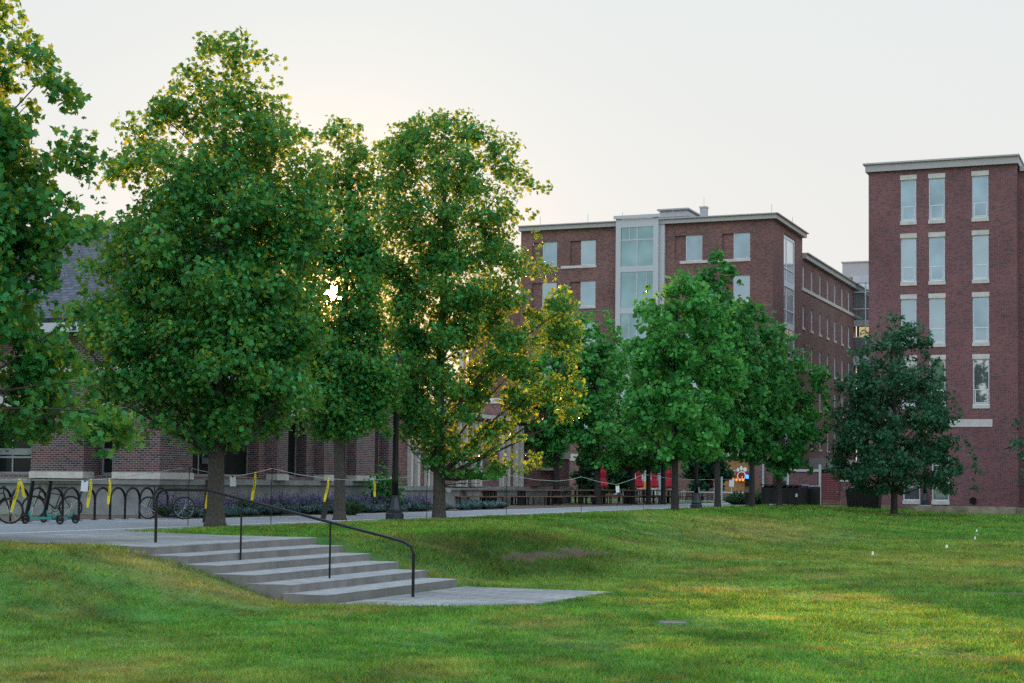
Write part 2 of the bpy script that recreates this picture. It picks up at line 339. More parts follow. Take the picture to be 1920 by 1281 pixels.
def soilf(s, t):
    g = lambda a, b, x, y, k: k*np.exp(-((s-a)/x)**2-((t-b)/y)**2)
    n = .5*fbm(s*1.3, t*1.3+20)+.5*fbm(s*4.5, t*4.5+60)
    d = g(40.0, -14.3, 3.0, .7, 1.15)+g(36.2, -14.4, 2.2, .5, 1.0)+g(32.5, -9.2, .5, 2.2, 1.3)+g(33.8, -3, .6, 2.6, 1.3)+g(36.5, -2.5, .5, 2.0, 1.0)+g(92.6, -14.9, 1.2, 1.4, 2)
    return np.clip((d*(.05+n*1.35)-.52)*5, 0, 1)
def tonef(s, t):      # lush, thin and clover patches of the turf
    n = .35*fbm(s*.5+9, t*.5)+.4*fbm(s*1.9, t*1.9+40)+.25*vn(s*5.5, t*5.5)
    return .55+.95*np.clip((n-.28)/.44, 0, 1)
def rough(s, t):       # unmown bank beside the steps; its shade is darkened into the grass tone
    return np.exp(-((s-36.5)/5.5)**4-((t+14.7)/2.0)**4)
sA = np.concatenate([[-3000, -600, -120, -40], np.arange(-8, 126, .45), [140, 180, 300, 800, 4000]])
tA = np.concatenate([[-3000, -600, -150, -70], np.arange(-46, 40, .45), [60, 120, 400, 1200, 3000]])
SS, TT = np.meshgrid(sA, tA, indexing='ij'); HH = Hs(SS, TT)
V = np.stack([TT.ravel(), SS.ravel(), HH.ravel()], 1); n1, n2 = SS.shape
ii = (np.arange(n1-1)[:, None]*n2+np.arange(n2-1)[None]).ravel()
loops = np.stack([ii, ii+1, ii+n2+1, ii+n2], 1)[:, ::-1].ravel()
me = bigmesh('lawn', V, loops, np.full(len(ii), 4), 'lawn', {'dry': dryf(SS, TT).ravel(), 'soil': soilf(SS, TT).ravel(), 'tone': (tonef(SS, TT)*(1-.5*rough(SS, TT))).ravel()}, True)
lawn = bpy.data.objects.new('lawn', me); C.objects.link(lawn); lawn.rotation_euler = (0, 0, GZ); lawn['kind'] = 'structure'

# grass blades: one mass nobody could count
def no_grass(s, t):
    a = (t < -22.75+.12*np.sin(s*1.7))
    b = (s > 25.35) & (s < 31.35+.7*np.clip((-19.5-t)/3, 0, 2)) & (t < -17.25)
    k = (t+17.3)/.76
    c = (s > 25.3-.08*k-.02) & (s < 31.4-.22*k) & (t >= -17.3) & (t < -13.1)
    d = (s > 24.95) & (s < 30.25) & (t >= -13.3) & (t < -10.3) & ((t+12.2) < (s-24.9)*1.05)
    f = (s > 100.2) & (t > -18)
    g = (s > 96) & (t < -18)
    return a | b | c | d | f | g
NB = 820000
Dq = 14.0*np.exp(rng.random(NB)*math.log(110/14.0)); kx = (rng.random(NB)-.5)*.80
Xq = kx*Dq; sq = Xq*SA+Dq*CA; tq = Xq*CA-Dq*SA
keep = ~no_grass(sq, tq) & (rng.random(NB) > soilf(sq, tq)*.95)
Dq, Xq, sq, tq = Dq[keep], Xq[keep], sq[keep], tq[keep]; nb = len(Dq)
zq = Hs(sq, tq)-.01
tall = (.35+1.35*fbm(sq*1.3, tq*1.3+80))*(1+1.1*rough(sq, tq)); dq = dryf(sq, tq)
hgt = (.036+.00070*Dq)*tall*(.6+.8*rng.random(nb)); wid = (.0024+.00026*Dq)*(.7+.6*rng.random(nb))
az = rng.random(nb)*2*math.pi; lean = .25+1.1*rng.random(nb); laz = rng.random(nb)*2*math.pi
dx, dy = np.cos(az)*wid, np.sin(az)*wid; lx, ly = np.cos(laz)*lean*hgt, np.sin(laz)*lean*hgt
P = np.empty((nb, 3, 3)); P[:, 0] = np.stack([Xq-dx, Dq-dy, zq], 1); P[:, 1] = np.stack([Xq+dx, Dq+dy, zq], 1); P[:, 2] = np.stack([Xq+lx, Dq+ly, zq+hgt], 1)
me = bigmesh('grass', P.reshape(-1, 3), np.arange(nb*3), np.full(nb, 3), 'grass', {'dry': np.repeat(np.clip(np.where(rng.random(nb) < .05, 1.0, dq+rng.normal(0, .16, nb)), 0, 1), 3), 'soil': np.zeros(nb*3), 'tone': np.repeat(tonef(sq, tq)*(1-.5*rough(sq, tq)), 3)})
go = bpy.data.objects.new('grass', me); C.objects.link(go); go['kind'] = 'stuff'; go['label'] = 'short patchy green lawn grass'; go['category'] = 'grass'

# paths (local x = t, y = s)
struct('path', MB().box(-28.2, -22.7, -60, 123, -.3, 0.0), 'asphalt')
struct('plaza', MB().prism([(-22.72, 25.45), (-17.325, 25.3), (-17.325, 31.38), (-19.9, 31.4), (-22.72, 32.6)], -.25, .004), 'paver')
pl = MB()
pl.box(-23.95, -23.83, -60, 120, .001, .005)
for a, b in ((-60, 25), (33, 36), (38, 62), (64, 100)): pl.box(-27.9, -27.82, a, b, .001, .005)
struct('path_marking', pl, 'road_paint')
struct('planting_bed', MB().prism([(-28.2, 43.25), (-28.2, 64), (-34, 64), (-34, -40), (-30.02, -40), (-30.02, 43.25)], -.2, .02), 'mulch')
struct('picnic_ground', MB().box(-34.1, -28.2, 64, 100, -.2, .015), 'mulch')
struct('patio', MB().box(-60, -20.4, 100, 126, -.3, -.06), 'concrete')
struct('lower_paving', MB().prism([(-13.32, 24.75), (-12.15, 24.9), (-10.75, 26.2), (-10.35, 26.9), (-10.2, 30.25), (-13.32, 30.2)], -1.1, -.842), 'paver')

# stone steps
steps = thing('stone_steps', 'broad flight of six grey concrete steps from the paved landing down to the lawn', 'steps')
for k in range(6):
    n0 = -17.3+.76*k; z1 = -.141*k; mb = MB(); L_, R_ = 25.3-.08*k, 31.38-.22*k
    cuts = [L_, L_+1.9+.05*k, L_+4.0-.08*k, R_]
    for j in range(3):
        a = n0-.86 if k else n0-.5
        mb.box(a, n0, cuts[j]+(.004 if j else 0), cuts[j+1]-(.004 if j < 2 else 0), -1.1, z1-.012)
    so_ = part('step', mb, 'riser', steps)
    part('tread', MB().box(a, n0+.004, L_-.003, R_+.003, z1-.0118, z1+(.006 if k == 0 else 0)), 'concrete', so_)  # pale tread over darker riser: skylight contrast put into the concrete colours
    if k == 0: continue
sb = MB().prism([(-17.6, 25.5), (-13.7, 25.2), (-13.7, 30.0), (-17.6, 31.0)], -1.2, -.9); part('foundation', sb, 'concrete', steps)

# handrail
hr = thing('handrail', 'black tubular metal handrail running down the stone steps', 'handrail')
tr = [(-18.4, 0.0), (-18.4, .84), (-18.36, .95), (-18.26, 1.01), (-18.1, 1.02), (-17.25, 1.02), (-17.0, .97), (-13.35, .20), (-13.1, .14), (-12.95, .06), (-12.9, -.06), (-12.9, -.86)]
part('top_rail', MB().tube([(a, 27.0+.0*a, b) for a, b in tr], .028, 10), 'iron', hr)
for a, b, z in ((-16.5, -.28, .86), (-14.6, -.56, .46)): part('post', MB().tube([(a, 27.0, b-.02), (a, 27.0, z)], .019, 8), 'iron', hr)

# ------------------------------------------------------------------ trees
LEAF = [(0, 1.0), (22, .62), (48, .92), (74, .52), (108, .72), (150, .38)]
LP = [(r*math.cos(R(a)), r*math.sin(R(a))) for a, r in LEAF]+[(-.30, 0)]+[(r*math.cos(R(a)), -r*math.sin(R(a))) for a, r in LEAF[:0:-1]]
LEAF6 = [(1.0, 0), (.35, .62), (-.35, .55), (-.6, 0), (-.3, -.58), (.4, -.6)]
OAK = [(1.0, 0), (.45, .2), (.3, .55), (.05, .2), (-.3, .42), (-.6, 0), (-.25, -.42), (.05, -.18), (.35, -.55), (.5, -.2)]
def leaves(name, cen, outw, size, shape, mat, r, upb=.35, outb=.45):
    n = len(cen); nv = r.normal(size=(n, 3)); nv /= np.linalg.norm(nv, axis=1)[:, None]
    nv = nv*.75+outw*outb; nv[:, 2] += upb; nv /= np.linalg.norm(nv, axis=1)[:, None]
    a = r.normal(size=(n, 3)); a[:, 2] -= .5; a -= nv*(a*nv).sum(1)[:, None]; a /= np.linalg.norm(a, axis=1)[:, None]+1e-9
    b = np.cross(nv, a); sz = size*(.6+.7*r.random(n))*.62
    sh = np.array(shape); m = len(sh); V = np.empty((n, m, 3))
    for j in range(m):
        V[:, j] = cen+sz[:, None]*(a*sh[j, 0]+b*sh[j, 1]-nv*(.28*abs(sh[j, 1])+.12*sh[j, 0]**2))
    return bigmesh(name, V.reshape(-1, 3), np.arange(n*m), np.full(n, m), mat)
def tree(name, label, px, base, prof, nleaf, ncl, lsize, shape, mat, bark, seed, tw, group, crad=.62, hole=None, cat='tree', lean=0.0, thin=.40, extra=(), amp=1.0):
    """px = sight line of the trunk foot, prof = measured crown outline (y, left, right) -> metres about the trunk"""
    r = np.random.default_rng(seed); ppm = FPX/base.y; yb = hor(px)+(EYE-base.z)*ppm
    pz = np.array([(yb-p[0])/ppm for p in prof][::1]); rl = np.array([(px-p[1])/ppm for p in prof]); rr = np.array([(p[2]-px)/ppm for p in prof])
    o = np.argsort(pz); pz, rl, rr = pz[o], rl[o], rr[o]; top = pz[-1]; bot = pz[0]
    ph = r.random(8)*6.28
    def rad(z, a):
        L_ = np.interp(z, pz, rl); R_ = np.interp(z, pz, rr); c = (1+np.cos(a))/2
        q = R_*c+L_*(1-c); side = np.abs(np.sin(a))
        q = q*(1-side)+side*np.maximum((np.abs(L_)+np.abs(R_))/2, .25)*.80
        return q*(.97+amp*(.10*np.sin(3*a+ph[0]+z*.9)+.10*np.sin(5*a+ph[1]-z*1.7)+.09*np.sin(2*a+z*3.1+ph[2])))
    T = thing(name, label, cat, base, 0, group)
    # clusters
    cl = []
    zz = np.linspace(bot, top, 400); wz = np.interp(zz, pz, (np.abs(rl)+np.abs(rr))/2+.15)**1.45; cdf = np.cumsum(wz); cdf /= cdf[-1]
    for ex, ey, en_ in extra:
        for _ in range(en_): cl.append((np.array([(ex-px)/ppm+r.normal(0, .22), r.normal(0, .55), (yb-ey)/ppm-.15-abs(r.normal(0, .3))]), .26+.14*r.random()))
    zq_ = bot+.5
    while zq_ < top-.2:                       # ragged outline shoots
        for a_ in (0, math.pi):
            if r.random() < .62:
                d_ = float(np.interp(zq_, pz, rr if a_ == 0 else rl))+abs(r.normal(0, .10))
                for q_ in range(3): cl.append((np.array([math.cos(a_)*d_*(1-.02*q_), r.normal(0, .35), zq_-.35+.24*q_]), (.24-.045*q_)*min(1, .6+.15*top/4)))
        zq_ += .55+.4*r.random()
    while len(cl) < ncl:
        z = float(np.interp(r.random(), cdf, zz)); edge = r.random() < .24; a = (r.random()*6.2832) if not edge else (math.pi*(r.random() < .5)+r.normal(0, .35)); f = (r.random()**.48) if not edge else .66+.30*r.random(); rmax = float(rad(z, a))
        if rmax < .05: f = .5
        cr_ = crad*(.5+.75*r.random())*min(1, .45+.35*max(rmax, .1))
        d = max(rmax-cr_*.30, .02)*f
        c = np.array([math.cos(a)*d, math.sin(a)*d, z])
        if vn(c[0]*.8+seed*3.1+c[1]*.37, c[2]*.8+c[1]*.71) < .24 and f > .3: continue
        cl.append((c, cr_))
    cc = np.array([c for c, _ in cl]); rc = np.array([q for _, q in cl])
    pick = r.choice(ncl, nleaf, p=rc**2/np.sum(rc**2))
    u = r.normal(size=(nleaf, 3)); u /= np.linalg.norm(u, axis=1)[:, None]; rho = r.random(nleaf)**.45
    off = u*rho[:, None]*rc[pick][:, None]; off[:, 2] *= .72
    P = cc[pick]+off; P[:, 2] = np.maximum(P[:, 2], bot-.15)
    outw = P.copy(); outw[:, 2] = (P[:, 2]-(bot+top)/2)*.4; outw = outw/(np.linalg.norm(outw, axis=1)[:, None]+.3)*.6+u*.4
    kz = r.random(nleaf) > thin*sm((P[:, 2]/top-.42)/.45); P, outw = P[kz], outw[kz]; nleaf = len(P)
    if hole:
        Wp = P+np.array(base)-np.array([0, 0, EYE]); dist = np.linalg.norm(np.cross(Wp, np.array(SD)), axis=1)
        k = (dist > hole*(.5+.9*r.random(nleaf))) & (r.random(nleaf) > .62*np.exp(-(dist/1.1)**2)); P, outw = P[k], outw[k]
    # trunk and limbs
    mb = MB(); mb.smooth = True
    sway = r.normal(0, .05, 2)
    tp = lambda z: np.array([sway[0]*math.sin(z*.5)*min(z, 6)*.4+lean*z, sway[1]*math.sin(z*.4)*min(z, 6)*.4, z])
    zs = [0, .12, .4, 1.0]+list(np.linspace(1.8, top*.84, 9))
    rz_ = [tw*1.45, tw*1.15, tw, tw*.92]+[max(tw*.88*(1-(q-1.8)/(top*.96)), .012) for q in zs[4:]]
    mb.tube([tp(z) for z in zs], rz_, 10)
    order = r.permutation(ncl); nl = 0
    for q in order[:int(22+ncl*.045)]:
        c = cc[q]; d = math.hypot(c[0], c[1])
        if d < .3: continue
        z0 = max(c[2]-d*(.75+.5*r.random()), min(bot*.85+.1*r.random(), c[2]-.1)); z0 = min(max(z0, bot*.72), top*.85)
        p0 = tp(z0); p2 = c; pm = (p0+p2)/2+np.array([0, 0, .10*d])*(1 if r.random() < .6 else -1)+r.normal(0, .06*d, 3)
        t0 = min(tw*.34, .014+.015*d)*(1-.5*z0/top)
        pts = [(1-k)**2*p0+2*k*(1-k)*pm+k*k*p2 for k in np.linspace(0, 1, 7)]
        mb.tube(pts, [max(t0*(1-.85*k), .006) for k in np.linspace(0, 1, 7)], 5, False); nl += 1
        for h_ in range(2):
            k = .45+.4*r.random(); pa = (1-k)**2*p0+2*k*(1-k)*pm+k*k*p2; pb = pa+r.normal(0, min(.28*max(d, .6), .42), 3)+np.array([0, 0, .15])
            pb[2] = max(pb[2], bot-.2); mb.tube([pa, (pa+pb)/2+r.normal(0, .05, 3), pb], [t0*.35, t0*.22, .004], 4, False)
    part('trunk', mb, bark, T)
    part('crown', leaves('crown', P, outw, lsize, shape, mat, r), mat, T)
    return T
GRP = 'plane trees planted along the path'
def B(px, py, z): return G(px, py, z)
T1P = [(840, 345, 450), (805, 290, 565), (760, 220, 590), (700, 170, 600), (620, 140, 610), (540, 135, 610), (480, 135, 600), (420, 165, 600), (350, 185, 595), (290, 205, 588), (240, 240, 565), (200, 268, 520), (150, 310, 485), (100, 350, 470), (60, 374, 462), (43, 400, 436)]
tree('plane_tree', 'tall pointed plane tree nearest the top of the steps', 408, B(408, 987, 0), T1P, 66000, 860, .148, LP, 'leaf_plane', 'bark', 11, .235, GRP, hole=.2, extra=[(205, 292, 4), (262, 208, 4), (300, 165, 4), (350, 105, 4), (425, 50, 6), (385, 62, 4), (470, 85, 4), (510, 170, 4), (560, 222, 5), (140, 480, 4), (128, 560, 4)])
T2P = [(820, 590, 690), (785, 560, 725), (700, 545, 735), (600, 540, 725), (500, 535, 715), (400, 545, 700), (320, 560, 690), (260, 588, 680), (225, 612, 662), (200, 624, 640)]
tree('plane_tree', 'slim plane tree with the low sun glaring through its crown', 640, B(640, 977, -.05), T2P, 40000, 520, .148, LP, 'leaf_plane', 'bark', 23, .185, GRP, hole=.22, extra=[(628, 207, 8), (605, 230, 6), (650, 232, 6), (668, 262, 5), (590, 262, 5), (690, 300, 4)])
T3P = [(885, 845, 935), (850, 800, 915), (800, 758, 990), (740, 738, 1065), (660, 740, 1080), (580, 722, 1068), (520, 700, 1052), (470, 690, 1010), (420, 685, 1000), (350, 685, 1000), (300, 692, 988), (260, 712, 962), (232, 755, 925), (207, 855, 890)]
tree('plane_tree', 'broad plane tree with sunlit yellow lower leaves beside the nearest lamp post', 828, B(826, 976, -.1), T3P, 54000, 720, .15, LP, 'leaf_plane', 'bark', 35, .22, GRP, thin=.22, extra=[(772, 236, 7), (745, 262, 6), (716, 280, 5), (880, 212, 8), (862, 232, 6), (915, 240, 6), (950, 285, 5), (985, 330, 5), (1040, 520, 5), (1072, 600, 6), (1085, 700, 6), (1062, 760, 4), (880, 760, 3), (910, 730, 3), (945, 770, 3), (975, 800, 3), (900, 800, 3), (930, 820, 3), (990, 760, 3), (955, 720, 3), (1010, 720, 3), (890, 700, 3), (925, 680, 3), (965, 680, 3), (1000, 835, 3), (905, 885, 10), (880, 870, 8), (930, 860, 8), (1040, 690, 5), (1060, 640, 6), (1040, 600, 6), (1075, 740, 5), (1000, 570, 5), (1045, 550, 6)])
b0 = W(24.3, -23.2, 0); px0 = 960+FPX*b0.x/b0.y
T0P = [(830, px0-150, 38), (790, px0-300, 173), (740, px0-380, 183), (650, px0-420, 138), (560, px0-420, 110), (480, px0-410, 98), (420, px0-400, 126), (350, px0-380, 118), (250, px0-360, 93), (180, px0-330, 33), (110, px0-310, 83), (60, px0-290, 43), (0, px0-260, 16), (-80, px0-200, -8), (-180, px0-120, -108), (-260, px0-40, px0+40)]
tree('plane_tree', 'big plane tree cut off by the left edge of the photo', px0, b0, T0P, 120000, 2100, .16, LP, 'leaf_plane', 'bark', 47, .24, GRP, crad=.46, amp=.35, extra=[(128, 245, 5), (105, 250, 5), (85, 120, 5), (110, 128, 4), (60, 60, 5), (135, 345, 4), (110, 350, 5), (140, 410, 5), (190, 770, 6), (205, 745, 5), (165, 760, 6)])
def ft(label, px, py, z, prof, nl, ncl, seed, tw, lsize=.235, mat='leaf_far', shape=LEAF6, name='plane_tree', group=GRP, bark='bark_dark', crad=.56):
    return tree(name, label, px, B(px, py, z), prof, nl, int(ncl*1.25), lsize, shape, mat, bark, seed, tw, group, crad)
ft('plane tree in the mulch bed partly behind the sunlit broad tree', 1045, 945, 0, [(870, 1000, 1088), (820, 985, 1108), (740, 975, 1118), (660, 985, 1112), (600, 1005, 1085), (565, 1025, 1062)], 8000, 170, 51, .19, .235, 'leaf_pale')
ft('plane tree in the mulch right beside the leftmost closed red umbrella', 1122, 946, 0, [(872, 1085, 1155), (820, 1062, 1180), (740, 1052, 1190), (680, 1060, 1180), (620, 1082, 1160), (585, 1098, 1138), (572, 1108, 1124)], 8000, 170, 53, .20, .235, 'leaf_pale')
ft('thin plane tree just left of the tallest closed red umbrella', 1187, 945, 0, [(882, 1150, 1218), (820, 1120, 1250), (740, 1115, 1250), (680, 1130, 1232), (645, 1150, 1212), (622, 1172, 1200)], 7500, 160, 55, .18, .235, 'leaf_pale')
ft('thin plane tree between two closed red umbrellas', 1217, 945, 0, [(882, 1190, 1245), (810, 1180, 1262), (720, 1182, 1260), (650, 1200, 1240)], 5000, 120, 57, .15, .235, 'leaf_pale')
ft('plane tree just left of the red umbrella that stands before bare brick', 1245, 945, 0, [(880, 1215, 1280), (810, 1205, 1300), (720, 1205, 1296), (640, 1225, 1275)], 5000, 120, 59, .15, .235, 'leaf_pale')
ft('pale green round plane tree left of the farther lamp post', 1267, 959, -.05, [(858, 1195, 1330), (815, 1130, 1385), (745, 1160, 1388), (680, 1175, 1395), (620, 1190, 1390), (570, 1196, 1375), (530, 1216, 1335), (508, 1245, 1300), (497, 1264, 1285)], 15000, 270, 61, .17, .23, 'leaf_pale')
ft('plane tree with the highest top in the right hand row', 1347, 954, -.05, [(858, 1310, 1385), (800, 1285, 1430), (700, 1290, 1440), (620, 1290, 1432), (560, 1290, 1412), (520, 1302, 1395), (490, 1322, 1372), (472, 1337, 1352)], 12000, 230, 63, .17, .24)
ft('plane tree between the blue beacon phone and the long dumpster', 1411, 953, -.05, [(864, 1385, 1445), (800, 1352, 1480), (700, 1362, 1480), (620, 1382, 1465), (580, 1396, 1440), (565, 1406, 1424)], 8500, 180, 65, .16, .24)
ft('plane tree standing in front of the long black dumpster', 1462, 952, -.05, [(888, 1440, 1500), (840, 1412, 1545), (780, 1402, 1548), (700, 1410, 1552), (660, 1420, 1520), (620, 1436, 1490), (600, 1452, 1475)], 9000, 190, 67, .165, .24)
ft('dark green oak in a soil ring on the lawn before the right hand building', 1677, 967, -.42, [(920, 1600, 1826), (880, 1556, 1836), (830, 1560, 1818), (780, 1575, 1806), (720, 1565, 1775), (670, 1588, 1765), (630, 1620, 1748), (600, 1650, 1728), (572, 1680, 1702)], 25000, 400, 71, .19, .24, 'leaf_oak', OAK, 'oak_tree', 'dark oaks by the right hand building')
bo = W(103.8, -5.2, -.1); pxo = 960+FPX*bo.x/bo.y
tree('oak_tree', 'dark oak at the right edge of the photo, only its twigs showing', pxo, bo, [(905, 1915, pxo+90), (870, 1908, pxo+100), (835, 1897, pxo+100), (790, 1908, pxo+80), (740, 1940, pxo+40)], 7000, 130, .24, OAK, 'leaf_oak', 'bark_dark', 75, .2, 'dark oaks by the right hand building', .7)
SG = 'dark bushy trees on the patio'
for lab, px, D, prof, nl, sd in (('dark bushy tree behind the picnic tables left of the first red umbrella', 1112, 108, [(925, 1095, 1130), (900, 1080, 1142), (870, 1084, 1140), (845, 1095, 1130)], 3600, 81),
        ('widest dark bushy tree between the first two red umbrellas', 1162, 112, [(920, 1140, 1185), (890, 1130, 1196), (860, 1132, 1192), (830, 1145, 1180)], 3600, 83),
        ('dark bushy tree behind the farther lamp post on the patio', 1318, 112, [(920, 1290, 1345), (890, 1278, 1366), (865, 1285, 1372), (840, 1300, 1350)], 4200, 85)):
    tree('bushy_tree', lab, px, AT(px, D, -.06), prof, nl, 70, .26, LEAF6, 'leaf_shrub', 'bark_dark', sd, .09, SG, .7)

# ------------------------------------------------------------------ buildings (local x = t, y = s)
class Wall:
    """a facade plane: 'v' faces the camera side (fixed s), 's' faces the path side (fixed t)"""
    def __init__(q, axis, const): q.a = axis; q.c = const
    def p(q, a, d, z): return (a, q.c+d, z) if q.a == 'v' else (q.c-d, a, z)
    def box(q, mb, a0, a1, d0, d1, z0, z1):
        A = q.p(a0, d0, z0); Bq = q.p(a1, d1, z1)
        return mb.box(min(A[0], Bq[0]), max(A[0], Bq[0]), min(A[1], Bq[1]), max(A[1], Bq[1]), z0, z1)
    def quad(q, mb, pts): return mb.quad(*[q.p(*x) for x in pts])
    def skin(q, mb, a0, a1, z0, z1, holes=(), depth=.14):
        xs = sorted({a0, a1, *[h[0] for h in holes], *[h[1] for h in holes]}); zs = sorted({z0, z1, *[h[2] for h in holes], *[h[3] for h in holes]})
        xs = [x for x in xs if a0 <= x <= a1]; zs = [z for z in zs if z0 <= z <= z1]
        for i in range(len(xs)-1):
            for j in range(len(zs)-1):
                cx, cz = (xs[i]+xs[i+1])/2, (zs[j]+zs[j+1])/2
                if any(h[0] < cx < h[1] and h[2] < cz < h[3] for h in holes): continue
                q.quad(mb, [(xs[i], 0, zs[j]), (xs[i+1], 0, zs[j]), (xs[i+1], 0, zs[j+1]), (xs[i], 0, zs[j+1])])
        for h in holes:
            q.quad(mb, [(h[0], 0, h[2]), (h[0], 0, h[3]), (h[0], depth, h[3]), (h[0], depth, h[2])])
            q.quad(mb, [(h[1], 0, h[3]), (h[1], 0, h[2]), (h[1], depth, h[2]), (h[1], depth, h[3])])
            q.quad(mb, [(h[0], 0, h[3]), (h[1], 0, h[3]), (h[1], depth, h[3]), (h[0], depth, h[3])])
            q.quad(mb, [(h[0], 0, h[2]), (h[0], depth, h[2]), (h[1], depth, h[2]), (h[1], 0, h[2])])
        return mb
    def window(q, root, a0, a1, z0, z1, glass, frame='frame_pale', depth=.14, fw=.07, vb=(), hb=(), sill=None, lintel=None, stone='stone', name='window', sub=None):
        f = MB(); e_ = .004; d0, d1 = depth-.06, depth+.03
        q.box(f, a0+e_, a0+fw, d0, d1, z0+e_, z1-e_); q.box(f, a1-fw, a1-e_, d0, d1, z0+e_, z1-e_)
        q.box(f, a0+fw, a1-fw, d0, d1, z0+e_, z0+fw); q.box(f, a0+fw, a1-fw, d0, d1, z1-fw, z1-e_)
        for v in vb: q.box(f, v-fw*.4, v+fw*.4, d0+.006, d1, z0+fw, z1-fw)
        for h in hb: q.box(f, a0+fw, a1-fw, d0+.003, d1, h-fw*.4, h+fw*.4)
        o = part(name, f, frame, root)
        g = MB(); q.box(g, a0+fw*.6, a1-fw*.6, d0+.035, d0+.05, z0+fw*.6, z1-fw*.6); part('pane', g, glass, o)
        if sub: q.box(s_ := MB(), *sub, d0+.012, d0+.03, z0+fw, z0+fw) if False else None
        if sill: part('sill', q.box(MB(), a0-.03, a1+.03, -.06, depth-.07, z0-sill, z0+.002), stone, o)
        if lintel: part('lintel', q.box(MB(), a0-.03, a1+.03, -.02, depth-.07, z1-.002, z1+lintel), stone, o)
        return o
def tv(px, s): k = (px-960)/FPX; D = s/(CA+SA*k); return k*D*CA-D*SA, D       # grid coordinate t where a sight line meets the plane s
def sv(px, t): k = (px-960)/FPX; D = t/(CA*k-SA); return k*D*SA+D*CA, D        # grid coordinate s where it meets the plane t
def zv(px, py, D): return EYE+(hor(px)-py)*D/FPX

# --- right hand building
rb = thing('brick_tower', 'tall dark red brick building with narrow tall windows at the right edge', 'building')
S0 = 107.8; tl = tv(1630, S0)[0]; trr = tv(1910, S0)[0]
zc0, zc1 = 21.62, 22.08
wl = Wall('v', S0); holes = []; wins = []
colx = [(1690.5, 1720), (1743.5, 1774), (1825.5, 1856.5)]
for ci, (a, b) in enumerate(colx):
    ta, tb = tv(a, S0)[0], tv(b, S0)[0]
    for zb, zt in ((18.3, 21.0), (14.35, 17.2), (10.35, 13.25), (6.4, 9.3)):
        holes.append((ta, tb, zb, zt)); wins.append((ta, tb, zb, zt, zb+.95, ('glass_sky' if zb > 17 else ('glass_blind' if (ci+int(zb)) % 3 else 'glass_sky')) if zb > 7 else 'glass_lower', 1))
ta, tb = tv(1694, S0)[0], tv(1726, S0)[0]; tc_, td = tv(1748, S0)[0], tv(1780, S0)[0]
for a, b in ((ta, tb), (tc_, td)):
    holes.append((a, b, .30, 1.40)); wins.append((a, b, .30, 1.40, None, 'glass_lower', 0))
holes.append((tc_, td, 1.9, 3.3)); wins.append((tc_, td, 1.9, 3.3, 2.55, 'glass_lower', 0))
m = MB(); wl.skin(m, tl, trr, -1.2, zc0, holes)
m.quad((tl, S0, -1.2), (tl, S0, zc0), (tl, S0+34, zc0), (tl, S0+34, -1.2))
m.box(trr, 22, S0+.9, S0+34, -1.2, zc0-.35)
m.quad((trr, S0, -1.2), (trr, S0+.9, -1.2), (trr, S0+.9, zc0), (trr, S0, zc0))
part('wall', m, 'brick_right', rb)
part('back_wall', MB().box(tl+.3, trr-.01, S0+.45, S0+33.5, -1.1, zc0-.01), 'dark_room', rb)
m = MB().box(tl-.18, trr+.12, S0-.22, S0+34, zc0+.002, zc1); m.box(tl-.32, trr+.2, S0-.36, S0+34.1, zc1, zc1+.1); m.box(trr+.125, 22.3, S0+.7, S0+34, zc0-.348, zc1-.5)
part('cornice', m, 'cornice', rb)
for a, b, z0, z1, hb, gl_, tall_ in wins:
    o = wl.window(rb, a, b, z0, z1, gl_, hb=[hb] if hb else [], sill=.24, lintel=.30 if tall_ else .1)
    if tall_: part('sash', wl.box(wl.box(wl.box(MB(), a+.11, a+.16, .085, .105, z0+.1, hb-.05), b-.16, b-.11, .085, .105, z0+.1, hb-.05), a+.16, b-.16, .085, .105, z0+.1, z0+.15), 'frame_pale', o)
for z in (6.0, 9.95, 13.9, 17.9): pass
part('stone_band', wl.box(MB(), tv(1640, S0)[0], tv(1862, S0)[0], -.04, .03, 5.0, 5.48), 'stone', rb)
m = MB(); m.torus((tv(1825, S0)[0], S0-.05, zv(1825, 938, 104.5)), (0, 1, 0), .17, .05, 16, 6); m.box(tv(1825, S0)[0]-.1, tv(1825, S0)[0]+.1, S0-.06, S0-.002, zv(1825, 938, 104.5)-.1, zv(1825, 938, 104.5)+.1)
part('vent', m, 'iron', rb)

# --- low concrete wall in front of it
q0 = tv(1628, 100.6)[0]; ws = MB()
for a, b in ((q0, -9.2), (-9.18, -4.5), (-4.48, 6)): ws.box(a, b, 100.4, 100.75, -1.3, .06-(.03 if a > -10 else 0))
single('low_wall', ws, 'rust_wall', 'low stained concrete wall at the foot of the right hand building', 'wall')
struct('shrub_bed', MB().box(q0+.1, 6, 100.74, S0-.01, -1.2, -.12), 'mulch')

# --- middle building
mb_ = thing('brick_dormitory', 'long six storey red brick building with a glass bay in the middle distance', 'building')
S1 = 124.2; TC = -29.2; t0 = tv(974, S1)[0]; ztop = 22.0
f1 = Wall('v', S1); f2 = Wall('s', TC); sA_ = 134.7; sB_ = 158.6; zlow = 20.35
holes = []; wins = []
bl, br = tv(1157, S1)[0], tv(1237, S1)[0]
def wcol(a, b, rows, bl_=0):
    ta, tb = tv(a, S1)[0], tv(b, S1)[0]
    for z in rows:
        holes.append((ta-(.9 if bl_ else 0), tb, z, z+2.0)); wins.append((ta, tb, z, z+2.0, bl_))
R6 = [18.62-3.3*k for k in range(5)]
wcol(1087, 1115, R6, 1); wcol(1285, 1316, R6, 1); wcol(1375, 1406, R6, 1); wcol(1015, 1042, R6, 1)
holes_d = [(a, b, z0, z1) for a, b, z0, z1 in holes]
gx0, gx1 = tv(1338, S1)[0], tv(1408, S1)[0]; holes_d.append((gx0, gx1, -.05, 3.2))
